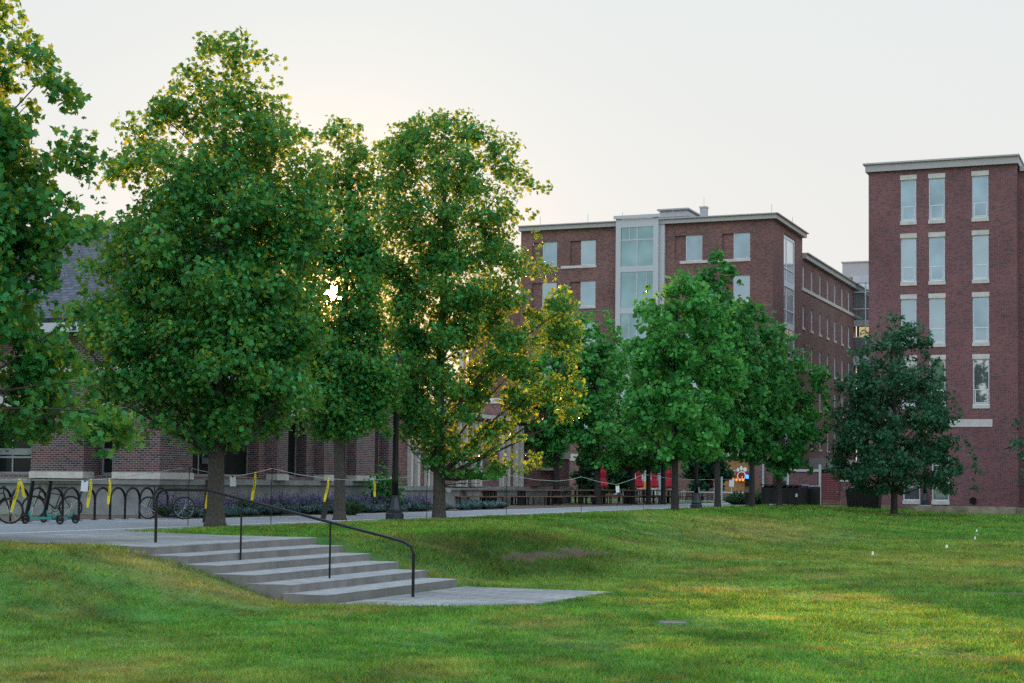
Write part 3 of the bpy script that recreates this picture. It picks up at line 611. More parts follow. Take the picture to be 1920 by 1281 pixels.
hx0, hx1 = tv(1186, S1)[0], tv(1240, S1)[0]; holes_d.append((hx0, hx1, -.05, 2.9))
m = MB(); f1.skin(m, t0, TC, -.5, ztop-.42, holes_d, .16)
for a, b, z0, z1, bl_ in wins:
    f1.quad(m, [(a-.9, .155, z0), (a, .155, z0), (a, .155, z1), (a-.9, .155, z1)])
part('wall', m, 'brick_mid', mb_)
m = MB(); h2 = []
st0, st1 = sv(1470, TC)[0], sv(1492, TC)[0]
h2.append((st0, st1, 1.5, 21.0))
f2.skin(m, S1, sA_, -.5, ztop-.42, h2, .16)
part('side_wall', m, 'brick_mid', mb_)
m = MB(); h3 = []; w3 = []
for k in range(8):
    c = sv([1507, 1523, 1538.5, 1553, 1566.5, 1580, 1592.5, 1603][k], TC)[0]
    for j in range(5):
        z = 17.5-3.3*j; h3.append((c-.5, c+.5, z, z+1.85)); w3.append((c-.5, c+.5, z, z+1.85, j))
f2.skin(m, sA_, sB_, -.5, zlow-.45, h3, .16)
m.quad((TC, sA_, zlow-.5), (TC-18, sA_, zlow-.5), (TC-18, sA_, ztop-.5), (TC, sA_, ztop-.5))
m.quad((TC, sB_, -.5), (TC-18, sB_, -.5), (TC-18, sB_, zlow-.4), (TC, sB_, zlow-.4))
m.quad((t0, S1, -.5), (t0, S1, ztop-.5), (t0, sB_, ztop-.5), (t0, sB_, -.5))
m.box(tv(864, S1)[0], t0-.01, S1+1.5, S1+14, -.3, 16.0)
part('rear_wall', m, 'brick_mid', mb_)
part('corner_stone', MB().box(tv(861, S1+1.5)[0], tv(869, S1+1.5)[0], S1+1.4, S1+1.9, 0, 16.2), 'stone', mb_)
part('low_roof', MB().box(tv(860, S1)[0], t0-.12, S1+1.3, S1+14.1, 16.002, 16.4), 'cornice', mb_)
part('core', MB().box(t0+.2, TC-.5, S1+.5, sA_-.2, -.4, ztop-.6).box(TC-17.5, TC-.5, sA_-.1, sB_-.3, -.4, zlow-.55), 'dark_room', mb_)
m = MB().box(t0-.1, TC+.35, S1-.35, sA_+.15, ztop-.42, ztop-.08); m.box(t0-.1, TC+.5, S1-.5, sA_+.3, ztop-.08, ztop)
m.box(TC-18, TC+.3, sA_+.155, sB_+.15, zlow-.45, zlow-.05); m.box(TC-18, TC+.45, sA_+.305, sB_+.3, zlow-.05, zlow+.05)
part('cornice', m, 'cornice', mb_)
for a, b, z0, z1, bl_ in wins:
    f1.window(mb_, a, b, z0, z1, random.choice(['glass_sky', 'glass_blind']), depth=.13, fw=.05, vb=[])
for z in R6:
    for a, b in ((1050, 1116), (1274, 1406)):
        if z != R6[1] or a == 1050 and False: part('stone_band', f1.box(MB(), tv(a, S1)[0], tv(b, S1)[0]+.05, -.07, .05, z-.22, z-.003), 'stone', mb_)
for a, b, z0, z1, bl_ in wins:
    if abs(z0-R6[1]) < .01: part('sill', f1.box(MB(), a-.05, b+.05, -.07, .05, z0-.2, z0-.003), 'stone', mb_)
for a, b, z0, z1, j in w3: f2.window(mb_, a, b, z0, z1, 'glass_side', depth=.13, fw=.06, sill=.2 if j else None)
part('stone_band', f2.box(MB(), sA_-.2, sB_-.1, -.08, .03, 17.5-.28, 17.5-.004), 'stone', mb_)
hb = []
z = 21.0-3.9
while z > 2: hb += [z]; z -= 3.3
o = f2.window(mb_, st0, st1, 1.5, 21.0, 'glass_side', depth=.13, fw=.28, vb=[st0+1.3], frame='frame_pale', name='stair_window')
m = MB()
for z in hb: f2.box(m, st0+.29, st1-.29, .02, .12, z-.22, z+.22); f2.box(m, st0+.29, st1-.29, .05, .12, z+1.2, z+1.27)
part('transom', m, 'frame_pale', o)
# glass bay
bay = MB(); d = .55
by = S1-d
bay.box(bl, bl+.42, by, S1-.003, .3, 22.1); bay.box(br-.42, br, by, S1-.003, .3, 22.1)
bay.box(br+.003, br+.42, S1-.25, S1-.004, .3, 22.0)
floors = [18.15-3.3*k for k in range(6)]
for z in floors: bay.box(bl+.42, br-.42, by+.01, S1-.003, z-.30, z+.16)
bay.box(bl+.42, br-.42, by+.01, S1-.003, 21.4, 22.08); bay.box(bl-.15, br+.15, by-.15, S1-.5, 22.101, 22.35)
bo_ = part('glass_bay', bay, 'frame_grey', mb_)
bm_ = MB(); mid = bl+.42+(br-bl-.84)*.5
for k, z in enumerate(floors):
    zt = 21.4 if k == 0 else floors[k-1]-.30
    bm_.box(mid-.05, mid+.05, by+.05, by+.16, z+.16, zt)
    if k == 0: bm_.box(bl+.42, br-.42, by+.045, by+.155, zt-1.05, zt-.95); bm_.box(bl+1.1, bl+1.17, by+.05, by+.15, zt-.95, zt)
    elif k == 1: bm_.box(mid+.75, mid+.81, by+.05, by+.15, z+.16, zt)
    else: bm_.box(bl+1.1, bl+1.17, by+.05, by+.15, z+.16, zt)
part('mullion', bm_, 'frame_grey', bo_)
for k, z in enumerate(floors):
    zt = 21.4 if k == 0 else floors[k-1]-.30
    part('pane', MB().box(bl+.42, br-.42, by+.09, by+.11, z+.16, zt), 'glass_teal', bo_)
for px_, s_r in ((1010, 124.3), (1100, 124.3), (1165, 124.3), (1260, 124.3), (1447, 124.3), (1470, 131)):
    x_ = tv(px_, s_r)[0] if px_ < 1460 else TC; part('lightning_rod', MB().tube([(x_, s_r, ztop), (x_, s_r, ztop+.75)], .018, 4), 'grey_metal', mb_)
for z in (14.9, 11.6, 8.3): part('brick_course', f1.box(MB(), t0+.02, bl-.02, -.015, -.003, z, z+.07), 'riser', mb_); part('brick_course', f1.box(MB(), br+.45, TC-.02, -.015, -.003, z, z+.07), 'riser', mb_)
# roof plant
Dp = 140.0
ph = thing('roof_plant', 'louvred metal plant housing on the flat roof of the brick building', 'plant room')
a, b = tv(1236, 134)[0], tv(1313, 134)[0]; m = MB()
for k in range(5): m.box(a, b-1.0, 133.6-.02*(k % 2), 139, 22.06+.42*k, 22.06+.42*k+.38)
m.box(a+.1, b-1.1, 133.7, 138.9, 22.05, 24.3); m.box(a-.1, b-.9, 133.4, 139.2, 24.3, 24.42)
part('housing', m, 'grey_metal', ph); part('ramp', MB().prism([(b-1.0, 134.2), (b+.1, 136.5), (b+.1, 139), (b-1.0, 139)], 22.05, 23.6), 'grey_metal', ph)
v = thing('roof_vent', 'square grey metal flue beside the roof plant housing', 'vent', W(133, tv(1319, 133)[0], 22.05))
part('duct', MB().box(-.28, .28, -.28, .28, 0, 2.15), 'grey_metal', v); part('cap', MB().box(-.32, .32, -.32, .32, 2.15, 2.28).tube([(0, 0, 2.28), (0, 0, 3.1)], .015, 5), 'grey_metal', v)
v = thing('roof_vent', 'short pipe vent to the right of the square flue', 'vent', W(133, tv(1355, 133)[0], 22.05))
part('duct', MB().lathe([(.2, 0), (.2, .75)], 10), 'grey_metal', v); part('cap', MB().lathe([(.28, .75), (.3, .95), (.1, 1.05)], 10), 'grey_metal', v)
# ground floor of the middle building: shop window with the red sign
sh = f1.window(mb_, gx0, gx1, -.04, 3.2, 'warm_panel', frame='frame_grey', depth=.15, fw=.1, hb=[2.25], name='shop_window')
part('lintel', f1.box(MB(), gx0-.2, gx1+.2, -.08, .05, 3.203, 3.75), 'stone', sh)
sh2 = f1.window(mb_, hx0, hx1, -.04, 2.9, 'room_amber', frame='frame_pale', depth=.15, fw=.12, vb=[(hx0+hx1)/2], hb=[.75], name='shop_window')
part('pane', f1.box(MB(), hx0+.1, hx1-.1, .08, .1, .05, .74), 'glass_dark', sh2)
part('stone_band', f1.box(MB(), tv(1000, S1)[0], tv(1185, S1)[0], -.05, .03, 2.95, 3.5), 'stone', mb_)
sg = thing('shop_sign', 'round red sign with a white curled letter and comb above the amber lamps', 'sign')
lx, lz = tv(1392, S1-.2)[0], 1.95; ys = S1-.12
def disc(mb, cx, cz, pts, y0, y1):
    i = len(mb.v); n = len(pts); mb.v += [(cx+p[0], y0, cz+p[1]) for p in pts]+[(cx+p[0], y1, cz+p[1]) for p in pts]
    mb.f += [tuple(range(i, i+n)), tuple(range(i+2*n-1, i+n-1, -1))]+[(i+k, i+n+k, i+n+(k+1) % n, i+(k+1) % n) for k in range(n)]; return mb
circ = lambda r, n=24, sx=1, sz=1: [(r*sx*math.cos(6.2832*k/n), r*sz*math.sin(6.2832*k/n)) for k in range(n)]
part('panel', disc(MB(), lx-.02, lz-.05, circ(.50, 24, .95, .88), ys, ys+.05), 'logo_red', sg)
arc = lambda cx, cz, r, a0, a1, n=14: [(cx+r*math.cos(R(a0+(a1-a0)*k/n)), ys-.03, cz+r*math.sin(R(a0+(a1-a0)*k/n))) for k in range(n+1)]
m = MB(); m.tube(arc(lx-.02, lz-.12, .33, 215, 15), .045, 6); m.tube([(lx+.27, ys-.03, lz-.02), (lx+.22, ys-.03, lz-.3), (lx+.1, ys-.03, lz-.42), (lx+.0, ys-.03, lz-.35), (lx+.03, ys-.03, lz-.12)], .04, 6); m.tube([(lx+.2, ys-.03, lz+.0), (lx+.42, ys-.03, lz-.02)], .03, 5)
part('letter', m, 'white', sg)
m = MB()
for cx, cz, sx, sz in ((-.3, .36, .6, .9), (-.05, .48, .7, 1.05), (.24, .40, .9, 1.0)): disc(m, lx+cx, lz+cz, circ(.17, 14, sx, sz), ys-.05, ys-.01)
part('comb', m, 'white', sg)
for k, px in enumerate((1370, 1376, 1382, 1388.3, 1394.3)):
    tq_, Dq_ = tv(px, S1-.25); L = thing('pendant_lamp', 'small round amber lamp in the row under the red sign', 'lamp', W(S1-.25, tq_, zv(px, 899, Dq_)), GZ, 'amber lamps under the red sign')
    part('bulb', MB().lathe([(.02, -.11), (.085, -.05), (.095, .02), (.05, .09)], 8), 'amber', L); part('cord', MB().tube([(0, 0, .11), (0, .2, .28)], .012, 4), 'iron', L)
dp = part('downpipe', MB().tube([(tv(1433, S1)[0], S1-.1, .2), (tv(1433, S1)[0], S1-.1, 2.9)], .09, 6), 'frame_grey', mb_)
# side entrance canopy
sc0, sc1 = sv(1518, TC)[0], sv(1583, TC)[0]
cn = thing('entrance_canopy', 'pale flat canopy on the side wall of the brick building', 'canopy')
part('slab', MB().prism([(TC+.01, sc0), (TC+1.6, sc0), (TC+1.6, sc1), (TC+.01, sc1)], 2.5, 3.45), 'cornice', cn)
m = MB()
for k in range(9): m.box(TC+1.3, TC+1.4, sc0+.2+k*(sc1-sc0-.4)/8, sc0+.28+k*(sc1-sc0-.4)/8, -.1, 2.5)
part('post', m, 'iron', cn)

# --- link bridge between the two brick buildings
lb = thing('link_bridge', 'glazed link bridge between the two brick buildings with lit rooms', 'bridge')
u0, u1 = TC+.02, tl-.02; s2 = 157.0
for z0, z1 in ((20.4, 21.1), (12.6, 13.4), (9.2, 9.6), (5.6, 6.0)): part('floor_slab', MB().box(u0, u1, s2, s2+4, z0, z1), 'frame_grey', lb)
for z0, z1 in ((17.0, 20.4), (13.4, 15.2)): part('pane', MB().box(u0, u1, s2+.2, s2+.24, z0, z1), 'glass_lower', lb)
part('blind', MB().box(u0, u1, s2+.3, s2+.34, 16.3, 17.8), 'gate_red' if False else 'grey_metal', lb)
part('lit_room', MB().box(u0+.4, u1-2.5, s2+1.0, s2+1.05, 13.9, 16.3), 'room_glow', lb)
part('back_wall', MB().box(u0, u1, s2+2, s2+2.1, 0, 20.4), 'dark_room', lb)
for x1_, z0, z1 in ((4.6, 10.2, 12.2), (4.4, 6.6, 8.3)): part('lit_window', MB().box(u0+2.6, u0+x1_, s2+.9, s2+.95, z0, z1), 'room_glow', lb)
m = MB()
for k in range(4): m.box(u0+1.1+k*2.4, u0+1.2+k*2.4, s2+.1, s2+.19, 13.4, 20.4)
for z in (15.2, 17.9, 19.5): m.box(u0, u1, s2+.12, s2+.18, z, z+.09)
part('mullion', m, 'frame_grey', lb)
part('roof', MB().box(u0-1.2, u1, s2+1, s2+6, 21.1, 22.5).box(u0-1.3, u1, s2+.9, s2+6.1, 22.5, 22.62), 'cornice', lb)

# --- left brick hall with the steep slate roof
lh = thing('brick_hall', 'low brick hall with stone plinth, piers and slate gable roof behind the left trees', 'building')
TG = -31.0; SF = 45.5; SR = 50.0; SE = 54.6; SX = 61.8; ZE = 6.75; ZR = 10.15
fw_ = Wall('v', SF); fs = Wall('s', TG)
hv = [(tv(-140, SF)[0], tv(-60, SF)[0], 1.32, 3.6), (tv(-20, SF)[0], tv(80, SF)[0], 1.32, 3.6), (tv(178, SF)[0], tv(248, SF)[0], 1.32, 3.6)]
SS_ = lambda px: sv(px, TG)[0]
hs_ = [(SS_(a), SS_(b), 1.32, 3.6) for a, b in ((346, 487), (525, 576), (611, 649), (690, 710))]
m = MB(); fw_.skin(m, -60, TG, 1.2, ZE, hv, .55); fs.skin(m, SF, SX, 1.2, ZE, hs_, .55)
m.poly([(TG, SF, ZE), (TG, SE, ZE), (TG, SR, ZR-.1)]); m.quad((TG, SX, 1.2), (TG-20, SX, 1.2), (TG-20, SX, ZE), (TG, SX, ZE))
part('wall', m, 'brick_left', lh)
part('core', MB().box(-58, TG-1.2, SF+1.2, SX-.1, .2, ZE-.3), 'dark_room', lh)
m = MB().box(-60, TG+.18, SF-.18, SX+.1, -.3, 1.02); m.box(-60, TG+.30, SF-.30, SX+.16, 1.02, 1.2)
part('plinth', m, 'stone_grey', lh)
part('pier', fw_.box(MB(), tv(80, SF)[0], tv(178, SF)[0], -.55, -.003, 1.42, 4.7), 'brick_left', lh)
for a, b in ((502, 523), (591, 610), (652, 687), (713, 728)): part('pier', fs.box(MB(), SS_(a), SS_(b), -.42, -.003, 1.42, 4.7), 'brick_left', lh)
m = MB()
m.box(TG+.003, TG+.3, SF-.3, SF+1.6, 1.42, 4.7); m.box(TG-1.5, TG+.003, SF-.3, SF-.003, 1.42, 4.7)
part('corner_pier', m, 'brick_left', lh)
m = MB()
for a, b in ((80, 178),):
    fw_.box(m, tv(a, SF)[0]-.03, tv(b, SF)[0]+.03, -.6, -.003, 1.202, 1.42); fw_.box(m, tv(a, SF)[0]-.05, tv(b, SF)[0]+.05, -.62, -.003, 4.7, 5.0)
for a, b in ((502, 523), (591, 610), (652, 687), (713, 728)):
    fs.box(m, SS_(a)-.03, SS_(b)+.03, -.46, -.003, 1.202, 1.42); fs.box(m, SS_(a)-.05, SS_(b)+.05, -.48, -.003, 4.7, 5.0)
m.box(TG-1.53, TG+.34, SF-.34, SF+1.63, 1.202, 1.418); m.box(TG-1.55, TG+.36, SF-.36, SF+1.66, 4.7, 5.0)
m.box(-60, TG-1.56, SF-.06, SF-.003, 3.62, 3.95); m.box(TG+.003, TG+.06, SF+1.67, SX, 3.62, 3.95); m.box(-60, TG-1.56, SF-.1, SF-.003, 4.72, 4.95); m.box(TG+.003, TG+.1, SF+1.67, SX, 4.72, 4.95)
part('stone_trim', m, 'stone', lh)
for h in hv: fw_.window(lh, *h, 'glass_dark', frame='mullion', depth=.5, fw=.08, vb=[h[0]+(h[1]-h[0])*.3, h[0]+(h[1]-h[0])*.68], hb=[1.9])
for h in hs_:
    o = fs.window(lh, *h, 'glass_dark', frame='mullion', depth=.5, fw=.07, vb=[h[0]+(h[1]-h[0])*q_ for q_ in ((.33, .66) if h[1]-h[0] > 1.2 else (.5,))])
    if h[1]-h[0] > 1.2: part('notice', fs.box(MB(), h[0]+(h[1]-h[0])*.36, h[0]+(h[1]-h[0])*.52, .40, .42, 1.75, 1.95), 'glass_teal', o)
for h in hv[1:]:
    part('glass_stripe', fw_.box(MB(), h[0]+.1, h[1]-.1, .425, .435, 1.98, 2.2), 'stone_grey', lh)
# roof
def slope(mb, a, b, c, d, th=.18):
    up = (Vector(b)-Vector(a)).cross(Vector(d)-Vector(a)).normalized(); up = up if up.z > 0 else -up
    T_ = [Vector(x)+up*th for x in (a, b, c, d)]; L_ = [Vector(x) for x in (a, b, c, d)]
    mb.quad(*T_); mb.quad(*L_[::-1])
    for k in range(4): mb.quad(L_[k], L_[(k+1) % 4], T_[(k+1) % 4], T_[k])
ov = .5; zo = ZE-ov*(ZR-ZE)/(SR-SF)
m = MB(); slope(m, (-60, SF-ov, zo), (TG-.25, SF-ov, zo), (TG-.25, SR, ZR), (-60, SR, ZR)); slope(m, (TG-.25, SE+ov, zo), (-60, SE+ov, zo), (-60, SR, ZR), (TG-.25, SR, ZR))
part('roof', m, 'slate', lh)
m = MB(); slope(m, (TG-.245, SF-ov-.1, zo-.05), (TG+.25, SF-ov-.1, zo-.05), (TG+.25, SR, ZR+.02), (TG-.245, SR, ZR+.02), .34); slope(m, (TG+.25, SE+ov+.1, zo-.05), (TG-.245, SE+ov+.1, zo-.05), (TG-.245, SR, ZR+.02), (TG+.25, SR, ZR+.02), .34)
m.box(TG-.6, TG+.3, SF-ov-.3, SF+.15, zo-.5, zo-.08)
part('coping', m, 'stone', lh)
part('ridge_tile', MB().tube([(-60, SR, ZR+.22), (TG-.3, SR, ZR+.22)], .12, 6), 'slate', lh)
part('gutter', MB().box(-60, TG-.62, SF-ov-.16, SF-ov+.02, zo-.34, zo-.02), 'frame_grey', lh)
part('flat_roof', MB().box(-52, TG+.2, SE+.62, SX+.15, ZE-.35, ZE-.05), 'stone', lh)

# --- low wing with upright stone fins
lw = thing('brick_wing', 'low brick wing with slender upright stone fins behind the picnic tables', 'building')
TW = -34.0; SY0 = SX+.2; SY1 = 85.4; SZ = 92.5; fw2 = Wall('s', TW)
SW = lambda px: sv(px, TW)[0]
m = MB(); fw2.skin(m, SY0, SY1, 1.0, 4.5); fw2.skin(m, SY1+1.2, SZ, 1.0, 5.6, [(SW(998), SW(1041), 1.2, 1.86)], .12)
m.box(TW+.002, TW+.45, SY1, SY1+1.2, 1.0, 5.6); m.quad((TW, SY1, 4.5), (TW, SY1, 5.6), (TW-8, SY1, 5.6), (TW-8, SY1, 4.5))
m.quad((TW, SZ, -.2), (TW-14, SZ, -.2), (TW-14, SZ, 5.6), (TW, SZ, 5.6)); m.quad((TW-.13, SW(996), 1.2), (TW-.13, SW(1043), 1.2), (TW-.13, SW(1043), 1.86), (TW-.13, SW(996), 1.86))
fw2.skin(m, 62, SZ, -.3, .2)
part('wall', m, 'brick_mid', lw)
m = MB().box(TW-6, TW+.16, SY0, SZ-.02, -.3, .78); m.box(TW-6, TW+.26, SY0, SZ-.01, .78, .98); part('plinth', m, 'stone_grey', lw)
for px in (767, 780, 799, 811, 858, 870, 887, 897, 939, 950, 965, 975): part('fin', fw2.box(MB(), SW(px)-.11, SW(px)+.11, -.22, -.003, .982, 4.3), 'stone', lw)
m = MB().box(TW-8, TW+.3, SY0, SY1-.101, 4.502, 4.7); m.box(TW-8, TW+.5, SY1-.1, SZ+.1, 5.602, 5.9); m.box(TW+.003, TW+.1, SW(994), SW(1045), 1.9, 2.05); m.box(TW+.003, TW+.06, SW(1000), SZ, 2.6, 3.1); part('coping', m, 'stone', lw)
part('core', MB().box(TW-7.5, TW-.3, SY0+.1, SZ-.2, .1, 4.1), 'dark_room', lw)

# --- bin enclosure
SB = 103.0; tb = lambda px, s=SB: tv(px, s)[0]; fb = Wall('v', SB)
en = thing('bin_enclosure', 'brick bin enclosure with grey posts and a dark red louvred gate', 'enclosure')
part('wall', fb.box(fb.box(fb.box(MB(), tb(1481), tb(1536), 0, .3, -.5, 2.05), tb(1577), tb(1592), 0, .4, -.5, 1.45), tb(1592)+.002, tb(1634), .1, .35, -.5, 1.4), 'brick_right', en)
part('coping', fb.box(fb.box(MB(), tb(1477), tb(1538), -.05, .35, 2.052, 2.2), tb(1576), tb(1593), -.04, .44, 1.452, 1.55), 'frame_grey', en)
for px in (1478.5, 1538.5): part('post', fb.box(MB(), tb(px)-.07, tb(px)+.07, -.06, .08, -.5, 2.05 if px < 1500 else 2.5), 'frame_grey', en)
g = MB(); fb.box(g, tb(1541), tb(1542.5), .02, .1, -.45, 1.95); fb.box(g, tb(1573.5), tb(1575), .02, .1, -.45, 1.95); fb.box(g, tb(1542.5), tb(1573.5), .022, .098, 1.85, 1.95)
for k in range(17): fb.box(g, tb(1542.5), tb(1573.5), .03, .09, -.42+k*.134, -.42+k*.134+.10)
ga = part('gate', g, 'gate_red', en); part('handle', fb.box(MB(), tb(1570), tb(1572.5), -.03, .018, .75, .83), 'steel', ga)

def dumpster(label, px, D, z, w, h, dpt, lid, taper=.0, rz=GZ):
    T = thing('dumpster', label, 'dumpster', AT(px, D, z), rz, 'black bins by the path end')
    m = MB(); t_ = taper; i = 0
    m.v += [(-w/2+t_, -dpt/2+t_, .18), (w/2-t_, -dpt/2+t_, .18), (w/2-t_, dpt/2, .18), (-w/2+t_, dpt/2, .18), (-w/2, -dpt/2, h), (w/2, -dpt/2, h), (w/2, dpt/2, h+.12), (-w/2, dpt/2, h+.12)]
    m.f += [(0, 3, 2, 1), (4, 5, 6, 7), (0, 1, 5, 4), (1, 2, 6, 5), (2, 3, 7, 6), (3, 0, 4, 7)]
    part('body', m, 'dumpster', T)
    m = MB()
    for k in range(5): m.box(-w/2+t_+.08+k*(w-2*t_-.22)/4, -w/2+t_+.14+k*(w-2*t_-.22)/4, -dpt/2-.035+t_*.4, -dpt/2+t_, .25, h-.12)
    part('rib', m, 'dumpster', T)
    m = MB()
    for k in range(6): m.box(-w/2-.05+k*(w+.1)/6, -w/2-.05+(k+1)*(w+.1)/6-.04, -dpt/2-.09, dpt/2, h+.13, h+.19)
    part('lid', m, lid, T)
    for x in (-w/2+t_+.2, w/2-t_-.2):
        for y in (-dpt/2+.2, dpt/2-.2): part('wheel', MB().tube([(x-.04, y, .09), (x+.04, y, .09)], .09, 10).box(x-.05, x+.05, y-.05, y+.05, .12, .19), 'rubber', T)
    return T
dumpster('long black dumpster behind the rightmost tree trunk of the path row', 1466, 96, -.08, 2.1, 1.12, 1.1, 'dumpster')
dumpster('narrow black bin just right of the long dumpster', 1508, 100.5, -.2, .42, 1.25, .7, 'frame_grey')
dumpster('square black bin against the brick enclosure', 1527, 101, -.2, .64, 1.2, .7, 'frame_grey')
dumpster('black dumpster with a pale notched lid next to the red gate', 1621, 98, -.42, 2.0, 1.35, 1.1, 'steel', .12)
s_ = thing('paper_sign', 'small white notice stuck on the long black dumpster', 'notice', AT(1494.5, 94.8, .62), GZ, 'white paper notices'); part('sheet', MB().box(-.06, .06, -.004, .004, -.1, .1), 'paper', s_)

# ------------------------------------------------------------------ lamp posts
def lamp(label, loc):
    T = thing('lamp_post', label, 'street lamp', loc, GZ, 'black lamp posts on the lawn edge')
    part('footing', MB().lathe([(.46, -.3), (.46, .03), (.38, .12)], 14), 'concrete', T)
    m = MB(); m.lathe([(.29, .10), (.29, .30), (.24, .34), (.25, .38), (.25, .44), (.215, .48), (.135, .80), (.135, .86), (.10, .90)], 8, rot=R(22.5)); part('base', m, 'iron_blue', T)
    m = MB(); m.smooth = True; m.lathe([(.115, .88), (.10, 1.4), (.075, 4.2), (.09, 4.24), (.09, 4.32), (.065, 4.36), (.10, 4.5), (.13, 4.62)], 14); part('pole', m, 'iron', T)
    m = MB()
    for k in range(6):
        a = math.pi*k/3; m.tube([(.13*math.cos(a), .13*math.sin(a), 4.62), (.20*math.cos(a), .20*math.sin(a), 5.15)], .012, 4)
    m.lathe([(.22, 5.14), (.24, 5.17), (.13, 5.34), (.05, 5.40), (.03, 5.5), (.0, 5.56)], 6); part('lantern', m, 'iron', T)
    part('lamp_glass', MB().lathe([(.11, 4.66), (.17, 5.12)], 6), 'lamp_glow', T)
    return T
L1 = lamp('black lamp post on a concrete footing between the two nearest slim trunks', B(743, 980, -.12))
for loc, lab in ((B(1307, 958, -.1), 'black lamp post farther along the path beside the round pale tree'), (AT(1735, 105.5, -.1), 'black lamp post half hidden by the dark oak, lit lantern showing')):
    dup(L1, loc, GZ, lab)

# ------------------------------------------------------------------ bike racks, bicycles, scooters
struct('rack_pad', MB().box(-30.0, -28.19, -30, 43.2, -.3, .006), 'asphalt')
rk = thing('bike_rack', 'long black bike rack of round topped hoops on the paved strip', 'bike rack')
for k in range(-8, 5):
    s0 = 39.9+.74*k; t_ = -29.3; m = MB()
    pts = [(t_, s0, 0), (t_, s0, .58)]+[(t_, s0+.37-.37*math.cos(math.pi*q/10), .58+.36*math.sin(math.pi*q/10)) for q in range(1, 10)]+[(t_, s0+.735, .575)]
    m.tube(pts, .036, 8); m.box(t_-.08, t_+.08, s0-.08, s0+.08, .004, .022); part('hoop', m, 'iron', rk)
part('end_leg', MB().tube([(-29.3, 39.9+.74*5, 0), (-29.3, 39.9+.74*5, .6)], .03, 8), 'iron', rk)

def bike(label, loc, rz, fcol, steer=0.0):
    T = thing('bicycle', label, 'bicycle', loc, rz, 'bicycles parked at the rack')
    def wheel(x, ang):
        ax = (math.sin(ang), math.cos(ang), 0); c = (x, 0, .345)
        wv = part('wheel', MB().torus(c, ax, .32, .029, 30, 6), 'rubber', T)
        part('rim', MB().torus(c, ax, .292, .010, 30, 5), 'mullion', wv)
        m = MB(); m.tube([(c[0]-ax[0]*.05, -ax[1]*.05, c[2]), (c[0]+ax[0]*.05, ax[1]*.05, c[2])], .022, 8)
        d = Vector((ax[1], -ax[0], 0))
        for k in range(14):
            a = 6.2832*k/14; m.tube([c, Vector(c)+d*.29*math.cos(a)+Vector((0, 0, .29*math.sin(a)))], .0022, 3, False)
        part('spokes', m, 'steel', wv)
    wheel(-.52, 0); wheel(.54, steer)
    bb, st, hd, hb_ = (-.08, 0, .30), (-.25, 0, .80), (.36, 0, .83), (.40, 0, .70)
    m = MB()
    for a, b, r_ in ((bb, st, .017), (bb, hb_, .022), ((-.22, 0, .72), (.37, 0, .80), .018), (bb, (-.52, .05, .345), .01), (bb, (-.52, -.05, .345), .01), ((-.23, 0, .74), (-.52, .05, .345), .009), ((-.23, 0, .74), (-.52, -.05, .345), .009), (hb_, hd, .02)): m.tube([a, b], r_, 6)
    part('frame', m, fcol, T)
    dv = Vector((math.cos(steer)*.14, -math.sin(steer)*.14, 0)); m = MB(); e_ = Vector((math.sin(steer), math.cos(steer), 0))*.055
    for sg_ in (1, -1): m.tube([Vector(hb_)+e_*sg_, Vector((.54, 0, .345))+e_*sg_*1.0], .013, 6)
    part('fork', m, 'iron', T)
    h = Vector((math.sin(steer), math.cos(steer), 0)); m = MB(); c = Vector((.37, 0, .98)); m.tube([hd, c], .016, 6); m.tube([c-h*.31, c-h*.1, c+h*.1, c+h*.31], .013, 6); part('handlebar', m, 'iron', T)
    m = MB(); m.tube([(-.25, 0, .80), (-.28, 0, .90)], .013, 6); m.prism([(-.42, -.07), (-.36, -.08), (-.12, -.02), (-.12, .02), (-.36, .08), (-.42, .07)], .90, .945); part('saddle', m, 'rubber', T)
    m = MB(); m.torus((-.08, -.05, .30), (0, 1, 0), .09, .008, 18, 4); m.tube([(-.08, -.08, .30), (.03, -.08, .17)], .01, 5); m.tube([(-.08, .08, .30), (-.19, .08, .43)], .01, 5); m.box(-.02, .08, -.17, -.08, .155, .175); part('crank', m, 'iron', T)
    return T
bike('black bicycle at the left edge of the photo, front wheel under draped caution tape', B(26, 981, 0)+Vector((-.50, -.3, 0)), R(8), 'iron')
bike('dark bicycle leaning inside the rack behind the two teal scooters', B(92, 973, 0)+Vector((0, .6, 0)), R(200), 'iron')
bike('dark blue mountain bicycle parked at the right end of the rack', B(316, 973, 0), R(195), 'iron_blue', R(38))
def scooter(label, loc, rz):
    T = thing('scooter', label, 'electric scooter', loc, rz, 'teal electric scooters by the rack')
    m = MB(); m.prism([(-.30, -.07), (.30, -.07), (.36, -.04), (.36, .04), (.30, .07), (-.30, .07)], .13, .19); part('deck', m, 'teal', T)
    part('deck_mat', MB().box(-.28, .28, -.06, .06, .191, .197), 'iron_blue', T)
    part('fender', MB().tube([(-.30, 0, .16), (-.40, 0, .24), (-.47, 0, .33)], [.035, .03, .02], 6), 'teal', T)
    m = MB(); m.tube([(.36, 0, .16), (.46, 0, .34)], .035, 6); part('neck', m, 'teal', T)
    m = MB(); m.tube([(.50, 0, .26), (.40, 0, .72), (.34, 0, 1.12)], [.06, .056, .05], 8); part('stem', m, 'iron', T)
    m = MB(); m.tube([(.36, -.24, 1.17), (.33, 0, 1.14), (.36, .24, 1.17)], .016, 6); m.box(.28, .38, -.05, .05, 1.12, 1.19); part('handlebar', m, 'rubber', T)
    for x in (.54, -.50): part('wheel', MB().torus((x, 0, .125), (0, 1, 0), .095, .03, 20, 6).tube([(x, -.03, .125), (x, .03, .125)], .05, 8), 'rubber', T)
    part('side_plate', MB().box(-.50, -.30, -.075, -.066, .12, .155), 'teal', T)
    return T
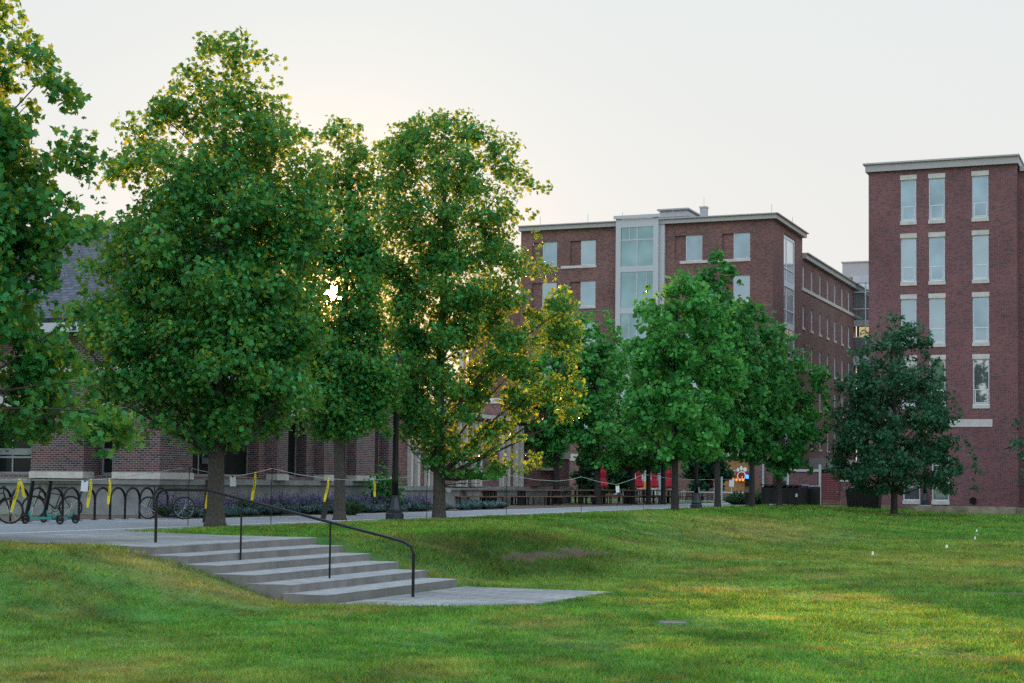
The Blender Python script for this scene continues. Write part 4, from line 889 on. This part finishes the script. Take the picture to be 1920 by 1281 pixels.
SC1 = scooter('nearer teal and black electric scooter, its deck overlapping the second one', B(86, 982, 0), R(163))
dup(SC1, B(108, 981, 0)+Vector((0, .5, 0)), R(158), 'farther teal and black electric scooter, rear wheel sticking out to the right')

# ------------------------------------------------------------------ rope barrier with tapes and notices
RODS = [(357, 985, 0, 876), (512, 983, 0, 878), (803, 970, 0, 884), (952, 968, -.02, 891), (1092, 961, 0, 894), (1208, 957, -.02, 889)]
RL = ['thin rod stake at the left end of the steps, left of the nearest trunk', 'thin rod stake behind the middle of the handrail slope', 'thin rod stake just left of the broad sunlit tree trunk', 'thin rod stake on the grass edge before the picnic tables', 'thin rod stake between two trunks across the path', 'thin rod stake below the closed red umbrellas']
for (px, py, z, ty), lab in zip(RODS, RL):
    b = B(px, py, z); h = (py-ty)*b.y/FPX
    T = thing('rod_stake', lab, 'stake', b, 0, 'thin stakes holding the rope'); part('rod', MB().tube([(0, 0, -.2), (-.01, 0, h*.6), (.012, 0, h)], .011, 5), 'iron', T); part('hook', MB().torus((.012, 0, h), (0, 1, 0), .03, .008, 10, 4), 'iron', T)
RP = [(-70, 903, 35.5), (0, 899.5, 37), (85, 899.5, 38.5), (163, 900, 40), (207, 897.5, 41), (260, 890, 42), (354, 876, 43.4), (395, 885.5, 44), (438, 893, 44.4), (480, 886, 44.8), (512, 878, 45.2), (560, 889, 48), (616, 897, 50), (660, 899.5, 51.5), (704, 899.5, 53), (760, 895, 54.6), (803, 884, 55.6), (822, 893, 56), (847, 906, 56.6), (880, 905, 57.2), (915, 900, 57.8), (957, 891, 58.6), (1005, 899, 62), (1045, 901.5, 64), (1070, 899, 65.5), (1092, 893.5, 67.3), (1125, 903, 69), (1158, 908, 70.5), (1185, 899, 72.5), (1208, 889, 74), (1260, 897, 78), (1300, 899, 81), (1373, 898, 92), (1400, 903, 96)]
def rp(px, py, D): return AT(px, D, EYE+(hor(px)-py)*D/FPX)
single('barrier_rope', MB().tube([rp(*q) for q in RP], .008, 4), 'rope', 'thin pale rope strung from stake to stake along the path', 'rope', (0, 0, 0), 0)
fc = bpy.data.curves.new('lettering', 'FONT'); fc.body = 'CAUTION'; fc.size = .075; fc.align_x = 'CENTER'; fc.align_y = 'CENTER'; fc.extrude = .001
fo = bpy.data.objects.new('lettering', fc); C.objects.link(fo); bpy.context.view_layer.update()
LET = bpy.data.meshes.new_from_object(fo.evaluated_get(bpy.context.evaluated_depsgraph_get())); LET.materials.clear(); LET.materials.append(MATS['ink']); bpy.data.objects.remove(fo)
def tape(label, a, b, D, w=.072, letters=1):
    A, Bq = rp(a[0], a[1], D), rp(b[0], b[1], D); o = A; L_ = (Bq-A); n = 9
    T = thing('caution_tape', label, 'caution tape', A, 0, 'yellow caution tapes tied to the rope')
    m = MB(); pr = None
    for k in range(n+1):
        q = k/n; c = L_*q+Vector((math.sin(q*5)*.012, 0, 0)); wob = .25+.5*math.sin(q*4+a[0]); ww = w/2*min(1, .35+q*4)*(1 if q < .92 else .6)
        e_ = Vector((math.cos(wob*.8)*ww, math.sin(wob*.8)*ww, .0))
        cur = (c-e_, c+e_)
        if pr: m.quad(pr[0], pr[1], cur[1], cur[0]); m.quad(pr[0]+Vector((0, .004, 0)), cur[0]+Vector((0, .004, 0)), cur[1]+Vector((0, .004, 0)), pr[1]+Vector((0, .004, 0)))
        pr = cur
    part('strip', m, 'yellow', T)
    part('knot', MB().lathe([(.005, -.03), (.022, 0), (.005, .03)], 6), 'yellow', T)
    for k in range(letters):
        lt = part('lettering', LET, 'ink', T); c = L_*(.38+.4*k); lt.location = c+Vector((0, -.035, 0)); ang = math.atan2(L_.x, -L_.z); lt.rotation_euler = (R(90), R(90)-ang, R(10))
    return T
tape('yellow caution tape draped over the front wheel of the leftmost bicycle', (39, 899), (27, 960), 37.9)
tape('short yellow tape tail beside the scooter handlebars', (40, 899), (51, 932), 38.0, .07, 0)
tape('yellow caution tape hanging beside the white notice at the rack', (173.5, 899.5), (169, 951), 40.2)
tape('yellow caution tape hanging in front of the rack hoops, second right of the notice', (208, 897.5), (208, 945), 41)
tape('long yellow caution tape hanging just left of the nearest tree trunk', (397, 886), (390, 953), 44)
tape('yellow caution tape hanging right of the nearest tree trunk', (481, 886), (476, 941), 44.8, .075)
tape('yellow caution tape reaching down to the leaning dark board', (618, 897.5), (612, 940), 50)
tape('short yellow caution tape left of the nearest lamp post', (703, 899.5), (706, 931), 53, .08)
def note(label, px, py, D, w_, h_, tilt=0, rz=0):
    T = thing('paper_notice', label, 'notice', rp(px, py, D)+Vector((0, -.03, 0)), rz, 'white paper notices'); m = MB(); c, s1 = math.cos(tilt), math.sin(tilt)
    P_ = [(-w_/2, 0), (-w_/2, -h_), (w_/2, -h_), (w_/2, 0)]; P_ = [(x*c-z*s1, x*s1+z*c) for x, z in P_]
    m.v += [(x, 0, z) for x, z in P_]+[(x, .006, z) for x, z in P_]; m.f += [(0, 1, 2, 3), (7, 6, 5, 4), (0, 4, 5, 1), (1, 5, 6, 2), (2, 6, 7, 3), (3, 7, 4, 0)]
    part('sheet', m, 'paper', T); part('clip', MB().box(-.02, .02, -.008, .012, -.02, .015), 'iron', T); return T
note('white paper notice on the rope beside the first hanging tape', 163, 901, 40, .17, .255, R(-4))
note('white paper notice on the rope right of the nearest tree trunk', 439, 893, 44.4, .16, .26, R(3))
note('white paper notice hanging askew in front of the first picnic table', 848, 907, 56.6, .17, .29, R(-22))
note('white paper notice on the rope between the picnic tables', 1159, 910, 70.5, .15, .29, R(4))
def board(label, px, py, D, h_, w_, lean):
    T = thing('wooden_board', label, 'board', AT(px, D, 0), 0, 'dark boards standing by the path'); m = MB(); i = 0
    m.v += [(-w_/2, -.03, -.1), (w_/2, -.03, -.1), (w_/2, .03, -.1), (-w_/2, .03, -.1)]+[(x+lean, y+.06, h_) for x, y in ((-w_/2, -.03), (w_/2, -.03), (w_/2, .03), (-w_/2, .03))]
    m.f += [(0, 3, 2, 1), (4, 5, 6, 7), (0, 1, 5, 4), (1, 2, 6, 5), (2, 3, 7, 6), (3, 0, 4, 7)]; part('plank', m, 'bark_dark', T); part('cap', MB().box(-w_/2+lean-.005, w_/2+lean+.005, .02, .1, h_+.002, h_+.02), 'iron', T)
board('dark board leaning right beside the slim tree with the sun in it', 607, 977, 50, .62, .16, .15)
board('tall dark board standing behind the nearest tree trunk', 387, 975, 46.5, 1.18, .10, .06)

# ------------------------------------------------------------------ planting
def tuft(n, h, sp, w_, seed, arc=.5):
    r = np.random.default_rng(seed); a = r.random(n)*6.283; rr = r.random(n)**.5; hh = h*(.7+.5*r.random(n))*(1-.35*rr)
    b = np.stack([np.cos(a)*rr*sp*.25, np.sin(a)*rr*sp*.25, np.zeros(n)], 1); d = np.stack([np.cos(a), np.sin(a), np.zeros(n)], 1)
    m_ = b+d*(rr*sp*.5)[:, None]+np.array([0, 0, 1])*(hh*.8)[:, None]; t_ = b+d*(rr*sp)[:, None]+np.array([0, 0, 1])*(hh*(1-arc*rr))[:, None]
    sd = np.stack([-np.sin(a), np.cos(a), np.zeros(n)], 1)*w_+r.normal(0, w_*.5, (n, 3)); V = np.stack([b-sd, b+sd, m_+sd, t_, m_-sd], 1)
    return V, r
def tuftmesh(name, mat, *a, **k):
    V, r = tuft(*a, **k); n = len(V); return bigmesh(name, V.reshape(-1, 3), np.arange(n*5), np.full(n, 5), mat)
FES = [tuftmesh('blades', 'leaf_fescue', 260, .36, .40, .007, 100+k, arc=.6) for k in range(3)]
LAVL = [tuftmesh('foliage', 'leaf_lavender', 230, .46, .42, .010, 110+k, arc=.35) for k in range(3)]
def spikes(k):
    V, r = tuft(80, .66, .55, .004, 120+k, arc=.2); tip = V[:, 3]; n = len(tip)
    cen = np.repeat(tip, 6, 0)+np.tile(np.linspace(-.14, .02, 6), n)[:, None]*np.array([0, 0, 1])+r.normal(0, .010, (n*6, 3))
    return leaves('flower_spikes', cen, np.zeros_like(cen), .040, LEAF6, 'flower_purple', r)
FLO = [spikes(k) for k in range(3)]
def plant(name, label, cat, loc, meshes, group, sc, rz):
    T = thing(name, label, cat, loc, rz, group); T.scale = (sc, sc, sc*random.uniform(.9, 1.1))
    for nm, me_, mt in meshes:
        o_ = part(nm, me_, mt, T)
        if nm == 'flower_spikes': o_['kind'] = 'stuff'
k = 0; s1 = 44.2
while s1 < 63:
    plant('lavender_bush', 'bushy purple flowering lavender growing in the bed below the stone plinth', 'lavender', W(s1, -29.75+random.uniform(-.35, .3), .02), [('foliage', LAVL[k % 3], 'leaf_lavender'), ('flower_spikes', FLO[(k//2) % 3], 'flower_purple')], 'lavender bushes along the plinth', random.uniform(.9, 1.25), random.random()*6); k += 1; s1 += random.uniform(.42, .66)
s1 = 43.4
while s1 < 70:
    plant('fescue_tuft', 'low blue green ornamental grass tuft at the front of the planting bed', 'ornamental grass', W(s1, -28.75+random.uniform(-.35, .3), .02), [('blades', FES[k % 3], 'leaf_fescue')], 'blue grass tufts along the path', random.uniform(.8, 1.35), random.random()*6); k += 1; s1 += random.uniform(.42, .75)
for px, D, sc in ((462, 56, 1.3), (573, 60, 1.2), (662, 58.5, 1.35), (1383, 99, 2.2), (1390, 99.5, 2.0), (1422, 99, 2.3), (1430, 99.5, 2.0)):
    plant('grass_clump', 'yellow green grass clump taller than its neighbours' if px < 1000 else 'pale ornamental grass clump beside the blue beacon phone', 'ornamental grass', AT(px, D, -.05 if px > 1000 else 0), [('blades', LAVL[k % 3], 'leaf_lavender')], 'green grass clumps' if px < 1000 else 'pale grass clumps by the phone', sc, k); k += 1
r_ = np.random.default_rng(5)
bs = thing('leafy_shrub', 'leafy green shrub against the stone plinth left of the nearest lamp post', 'shrub', AT(724, 66, 0), 0)
cen = r_.normal(0, 1, (700, 3))*np.array([.36, .3, .36])+np.array([0, 0, .85]); part('foliage', leaves('foliage', cen, np.zeros_like(cen), .15, LEAF6, 'leaf_far', r_), 'leaf_far', bs)
part('stem', MB().tube([(0, 0, 0), (.02, 0, .8)], .02, 5).tube([(0, 0, .1), (-.2, .05, .9)], .012, 5).tube([(0, 0, .1), (.22, -.05, .95)], .012, 5), 'bark_dark', bs)
struct_soil = None

# ------------------------------------------------------------------ picnic tables
def table(label, loc, rz, L=2.4):
    T = thing('picnic_table', label, 'picnic table', loc, rz, 'picnic tables on the mulch')
    m = MB()
    for k in range(4): m.box(-L/2, L/2, -.36+.18*k, -.36+.18*k+.17, .76, .81)
    part('tabletop', m, 'table_wood', T)
    for y in (-.72, .72):
        m = MB().box(-L/2, L/2, y-.15, y-.005, .43, .475).box(-L/2, L/2, y+.005, y+.15, .43, .475); bn = part('bench', m, 'table_wood', T)
        for x in (-L/2+.25, -L/2*.35, L/2*.35, L/2-.25): part('leg', MB().box(x-.03, x+.03, y-.04, y+.04, 0, .43), 'iron', bn)
    for x in (-L*.26, L*.26): part('pedestal', MB().box(x-.16, x-.04, -.1, .1, .0, .76).box(x+.04, x+.16, -.1, .1, 0, .76).box(x-.2, x+.2, -.75, .75, .38, .42), 'iron', T)
    return T
TB = table('first dark picnic table from the left, its notice hanging in front', AT(886, 83.5, .015), R(-3), 2.9)
for px, D, rz, lab in ((953, 86.5, 20, 'second dark picnic table from the left, angled across its neighbours'), (1008, 88, -6, 'third dark picnic table from the left, left of the thin trunk in the mulch'), (1072, 92, -4, 'fourth dark picnic table from the left, just right of the thin trunk'), (1108, 97, 0, 'far picnic table behind the stake between two trunks'), (1155, 95, -8, 'dark picnic table below the white notice on the rope'), (1200, 99, -8, 'dark picnic table in front of the second red umbrella'), (1235, 101, -10, 'rightmost dark picnic table beside the patio')):
    dup(TB, AT(px, D, .015), R(rz), lab)

# ------------------------------------------------------------------ patio: umbrellas, chairs, fence
def umbrella(label, px, D, h=2.55):
    T = thing('patio_umbrella', label, 'umbrella', AT(px, D, -.06), random.random(), 'closed red patio umbrellas')
    m = MB(); prof = [(.05, .98), (.24, 1.02), (.28, 1.10), (.20, 1.45), (.14, 1.62), (.17, 1.75), (.19, 1.95), (.13, 2.25), (.045, h-.08)]; n = 14; i0 = 0
    for r__, z in prof:
        for j in range(n): q = 6.2832*j/n; rr = r__*(1+(.22 if j % 2 else -.12)); m.v.append((rr*math.cos(q), rr*math.sin(q), z))
    for k in range(len(prof)-1):
        for j in range(n): m.f.append((k*n+j, k*n+(j+1) % n, (k+1)*n+(j+1) % n, (k+1)*n+j))
    m.f += [tuple(range(n-1, -1, -1)), tuple((len(prof)-1)*n+j for j in range(n))]
    part('canopy', m, 'red_fabric', T); part('pole', MB().tube([(0, 0, 0), (0, 0, h)], .022, 6), 'frame_pale', T); part('tie', MB().torus((0, 0, 1.62), (0, 0, 1), .15, .015, 14, 4), 'red_fabric', T)
    part('base', MB().lathe([(.28, 0), (.28, .05), (.06, .12)], 12), 'iron', T); return T
for px, D, h_, lab in ((1132, 106, 2.35, 'closed red umbrella farthest left, beside a trunk in the mulch'), (1199, 106, 2.65, 'tallest closed red umbrella in front of the lit amber window'), (1228, 108, 2.6, 'closed red umbrella against the right part of the amber window'), (1256, 109, 2.5, 'closed red umbrella before the brick between two trunks'), (1331, 113, 1.95, 'low closed red umbrella half hidden behind the farther lamp post')): umbrella(lab, px, D, h_)
def chair(label, loc, rz):
    T = thing('patio_chair', label, 'chair', loc, rz, 'metal chairs on the patio')
    part('seat', MB().box(-.22, .22, -.22, .22, .43, .46), 'iron', T); m = MB(); m.tube([(-.21, .21, .44), (-.21, .26, .9), (.21, .26, .9), (.21, .21, .44)], .018, 6)
    for x in (-.1, 0, .1): m.tube([(x, .22, .46), (x, .26, .9)], .012, 4)
    part('backrest', m, 'steel', T)
    for x in (-.2, .2):
        for y in (-.2, .2): part('leg', MB().tube([(x, y, 0), (x, y, .44)], .015, 5), 'steel', T)
    return T
CH = chair('metal patio chair standing among the closed umbrellas', AT(1168, 104, -.06), 2.0)
for px, D, rz in ((1178, 105, 1.0), (1190, 103.5, 2.6), (1212, 104.5, .4), (1240, 106, 1.7), (1284, 107, 2.2), (1291, 106, 1.1), (1318, 107, 2.9), (1240, 103, 5), (1206, 106, 4), (1252, 104, 3.3), (1276, 104, .3)): dup(CH, AT(px, D, -.06), rz)
for px, D, lab in ((1205, 105.2, 'small round patio table near the tallest red umbrella'), (1247, 107, 'small round patio table between the two right hand red umbrellas'), (1300, 106, 'small round patio table left of the farther lamp post')):
    T = thing('patio_table', lab, 'table', AT(px, D, -.06), 0, 'round patio tables'); part('tabletop', MB().lathe([(.42, .72), (.42, .75)], 18), 'iron', T); part('leg', MB().lathe([(.22, 0), (.2, .03), (.03, .06), (.03, .72)], 10), 'iron', T)
fe = thing('metal_fence', 'low pale railed fence in front of the shop window', 'fence', (0, 0, 0), 0)
fA, fB = AT(1268, 110, 0), AT(1404, 108, 0); m = MB(); m.tube([fA+Vector((0, 0, .66)), fB+Vector((0, 0, .66))], .045, 6); m.tube([fA+Vector((0, 0, .08)), fB+Vector((0, 0, .08))], .03, 6); part('rail', m, 'frame_grey', fe)
m = MB()
for k in range(60): p = fA.lerp(fB, k/59); m.tube([p+Vector((0, 0, .06)), p+Vector((0, 0, .66))], .016, 4, False)
part('picket', m, 'iron', fe)
for q_, h_ in ((0, 1.0), (.32, 1.0), (.64, 1.7), (1, 1.0)): p = fA.lerp(fB, q_); part('post', MB().tube([p, p+Vector((0, 0, h_))], .06, 6), 'frame_grey', fe)
T = thing('post_sign', 'white sign on a thin post in front of the shop window', 'sign', AT(1373, 104, -.06), 0); part('panel', MB().box(-.15, .15, -.03, -.02, 1.12, 1.55), 'paper', T); part('post', MB().tube([(0, 0, 0), (0, 0, 1.5)], .02, 5), 'frame_pale', T)
T = thing('emergency_phone', 'dark emergency phone pillar with a blue light on top', 'phone pillar', AT(1402, 97, 0), R(-10))
part('pillar', MB().box(-.14, .14, -.12, .12, 0, 1.55), 'iron', T); part('panel', MB().box(-.12, .12, -.14, -.121, .75, 1.1), 'rust_wall', T); part('beacon', MB().lathe([(.08, 1.56), (.085, 1.74), (.05, 1.78)], 10), 'blue_glow', T); part('cap', MB().lathe([(.1, 1.782), (.1, 1.80)], 10), 'iron', T)

# ------------------------------------------------------------------ small things on the lawn
for px, py, z, lab in ((1635, 1051, -.80, 'nearest small white marker flag on the lawn'), (1773, 1035, -.80, 'second nearest small white marker flag on the lawn'), (1827, 1019, -.80, 'white marker flag upper right of the second nearest one'), (1830, 1004, -.74, 'farthest small white marker flag on the lawn')):
    p = B(px, py, z); s0, t0_ = ST(p.x, p.y); p.z = float(Hs(s0, t0_))
    T = thing('marker_flag', lab, 'marker flag', p, random.uniform(-.4, .4), 'small white flags on the lawn'); part('wire', MB().tube([(0, 0, -.05), (0, 0, .30)], .006, 4), 'steel', T); part('flag', MB().prism([(0, -.004), (.07, .010), (.07, .016), (0, .004)], .20, .295), 'white', T)
p = B(1265, 1167, -.85); s0, t0_ = ST(p.x, p.y)
T = thing('drain_cover', 'small pale rectangular drain cover flush in the lawn', 'drain cover', (p.x, p.y, float(Hs(s0, t0_))+.012), R(-4)); part('plate', MB().box(-.19, .19, -.15, .15, -.05, .012), 'riser', T); part('rim', MB().box(-.22, .22, -.18, -.152, -.05, .02).box(-.22, .22, .152, .18, -.05, .02), 'riser', T)
# lamps glowing inside the hall
for px, lab in ((2, 'small amber wall lamp behind the leftmost hall window'), (197, 'small amber wall lamp behind the window right of the first brick pier')):
    t_, D = tv(px, SF+.9); T = thing('wall_lamp', lab, 'lamp', W(SF+.9, t_, zv(px, 848, D)), GZ, 'amber lamps inside the hall'); part('shade', MB().lathe([(.06, -.1), (.10, .0), (.05, .10)], 10), 'amber', T); part('bracket', MB().box(-.02, .02, .05, .28, -.02, .02), 'iron', T)
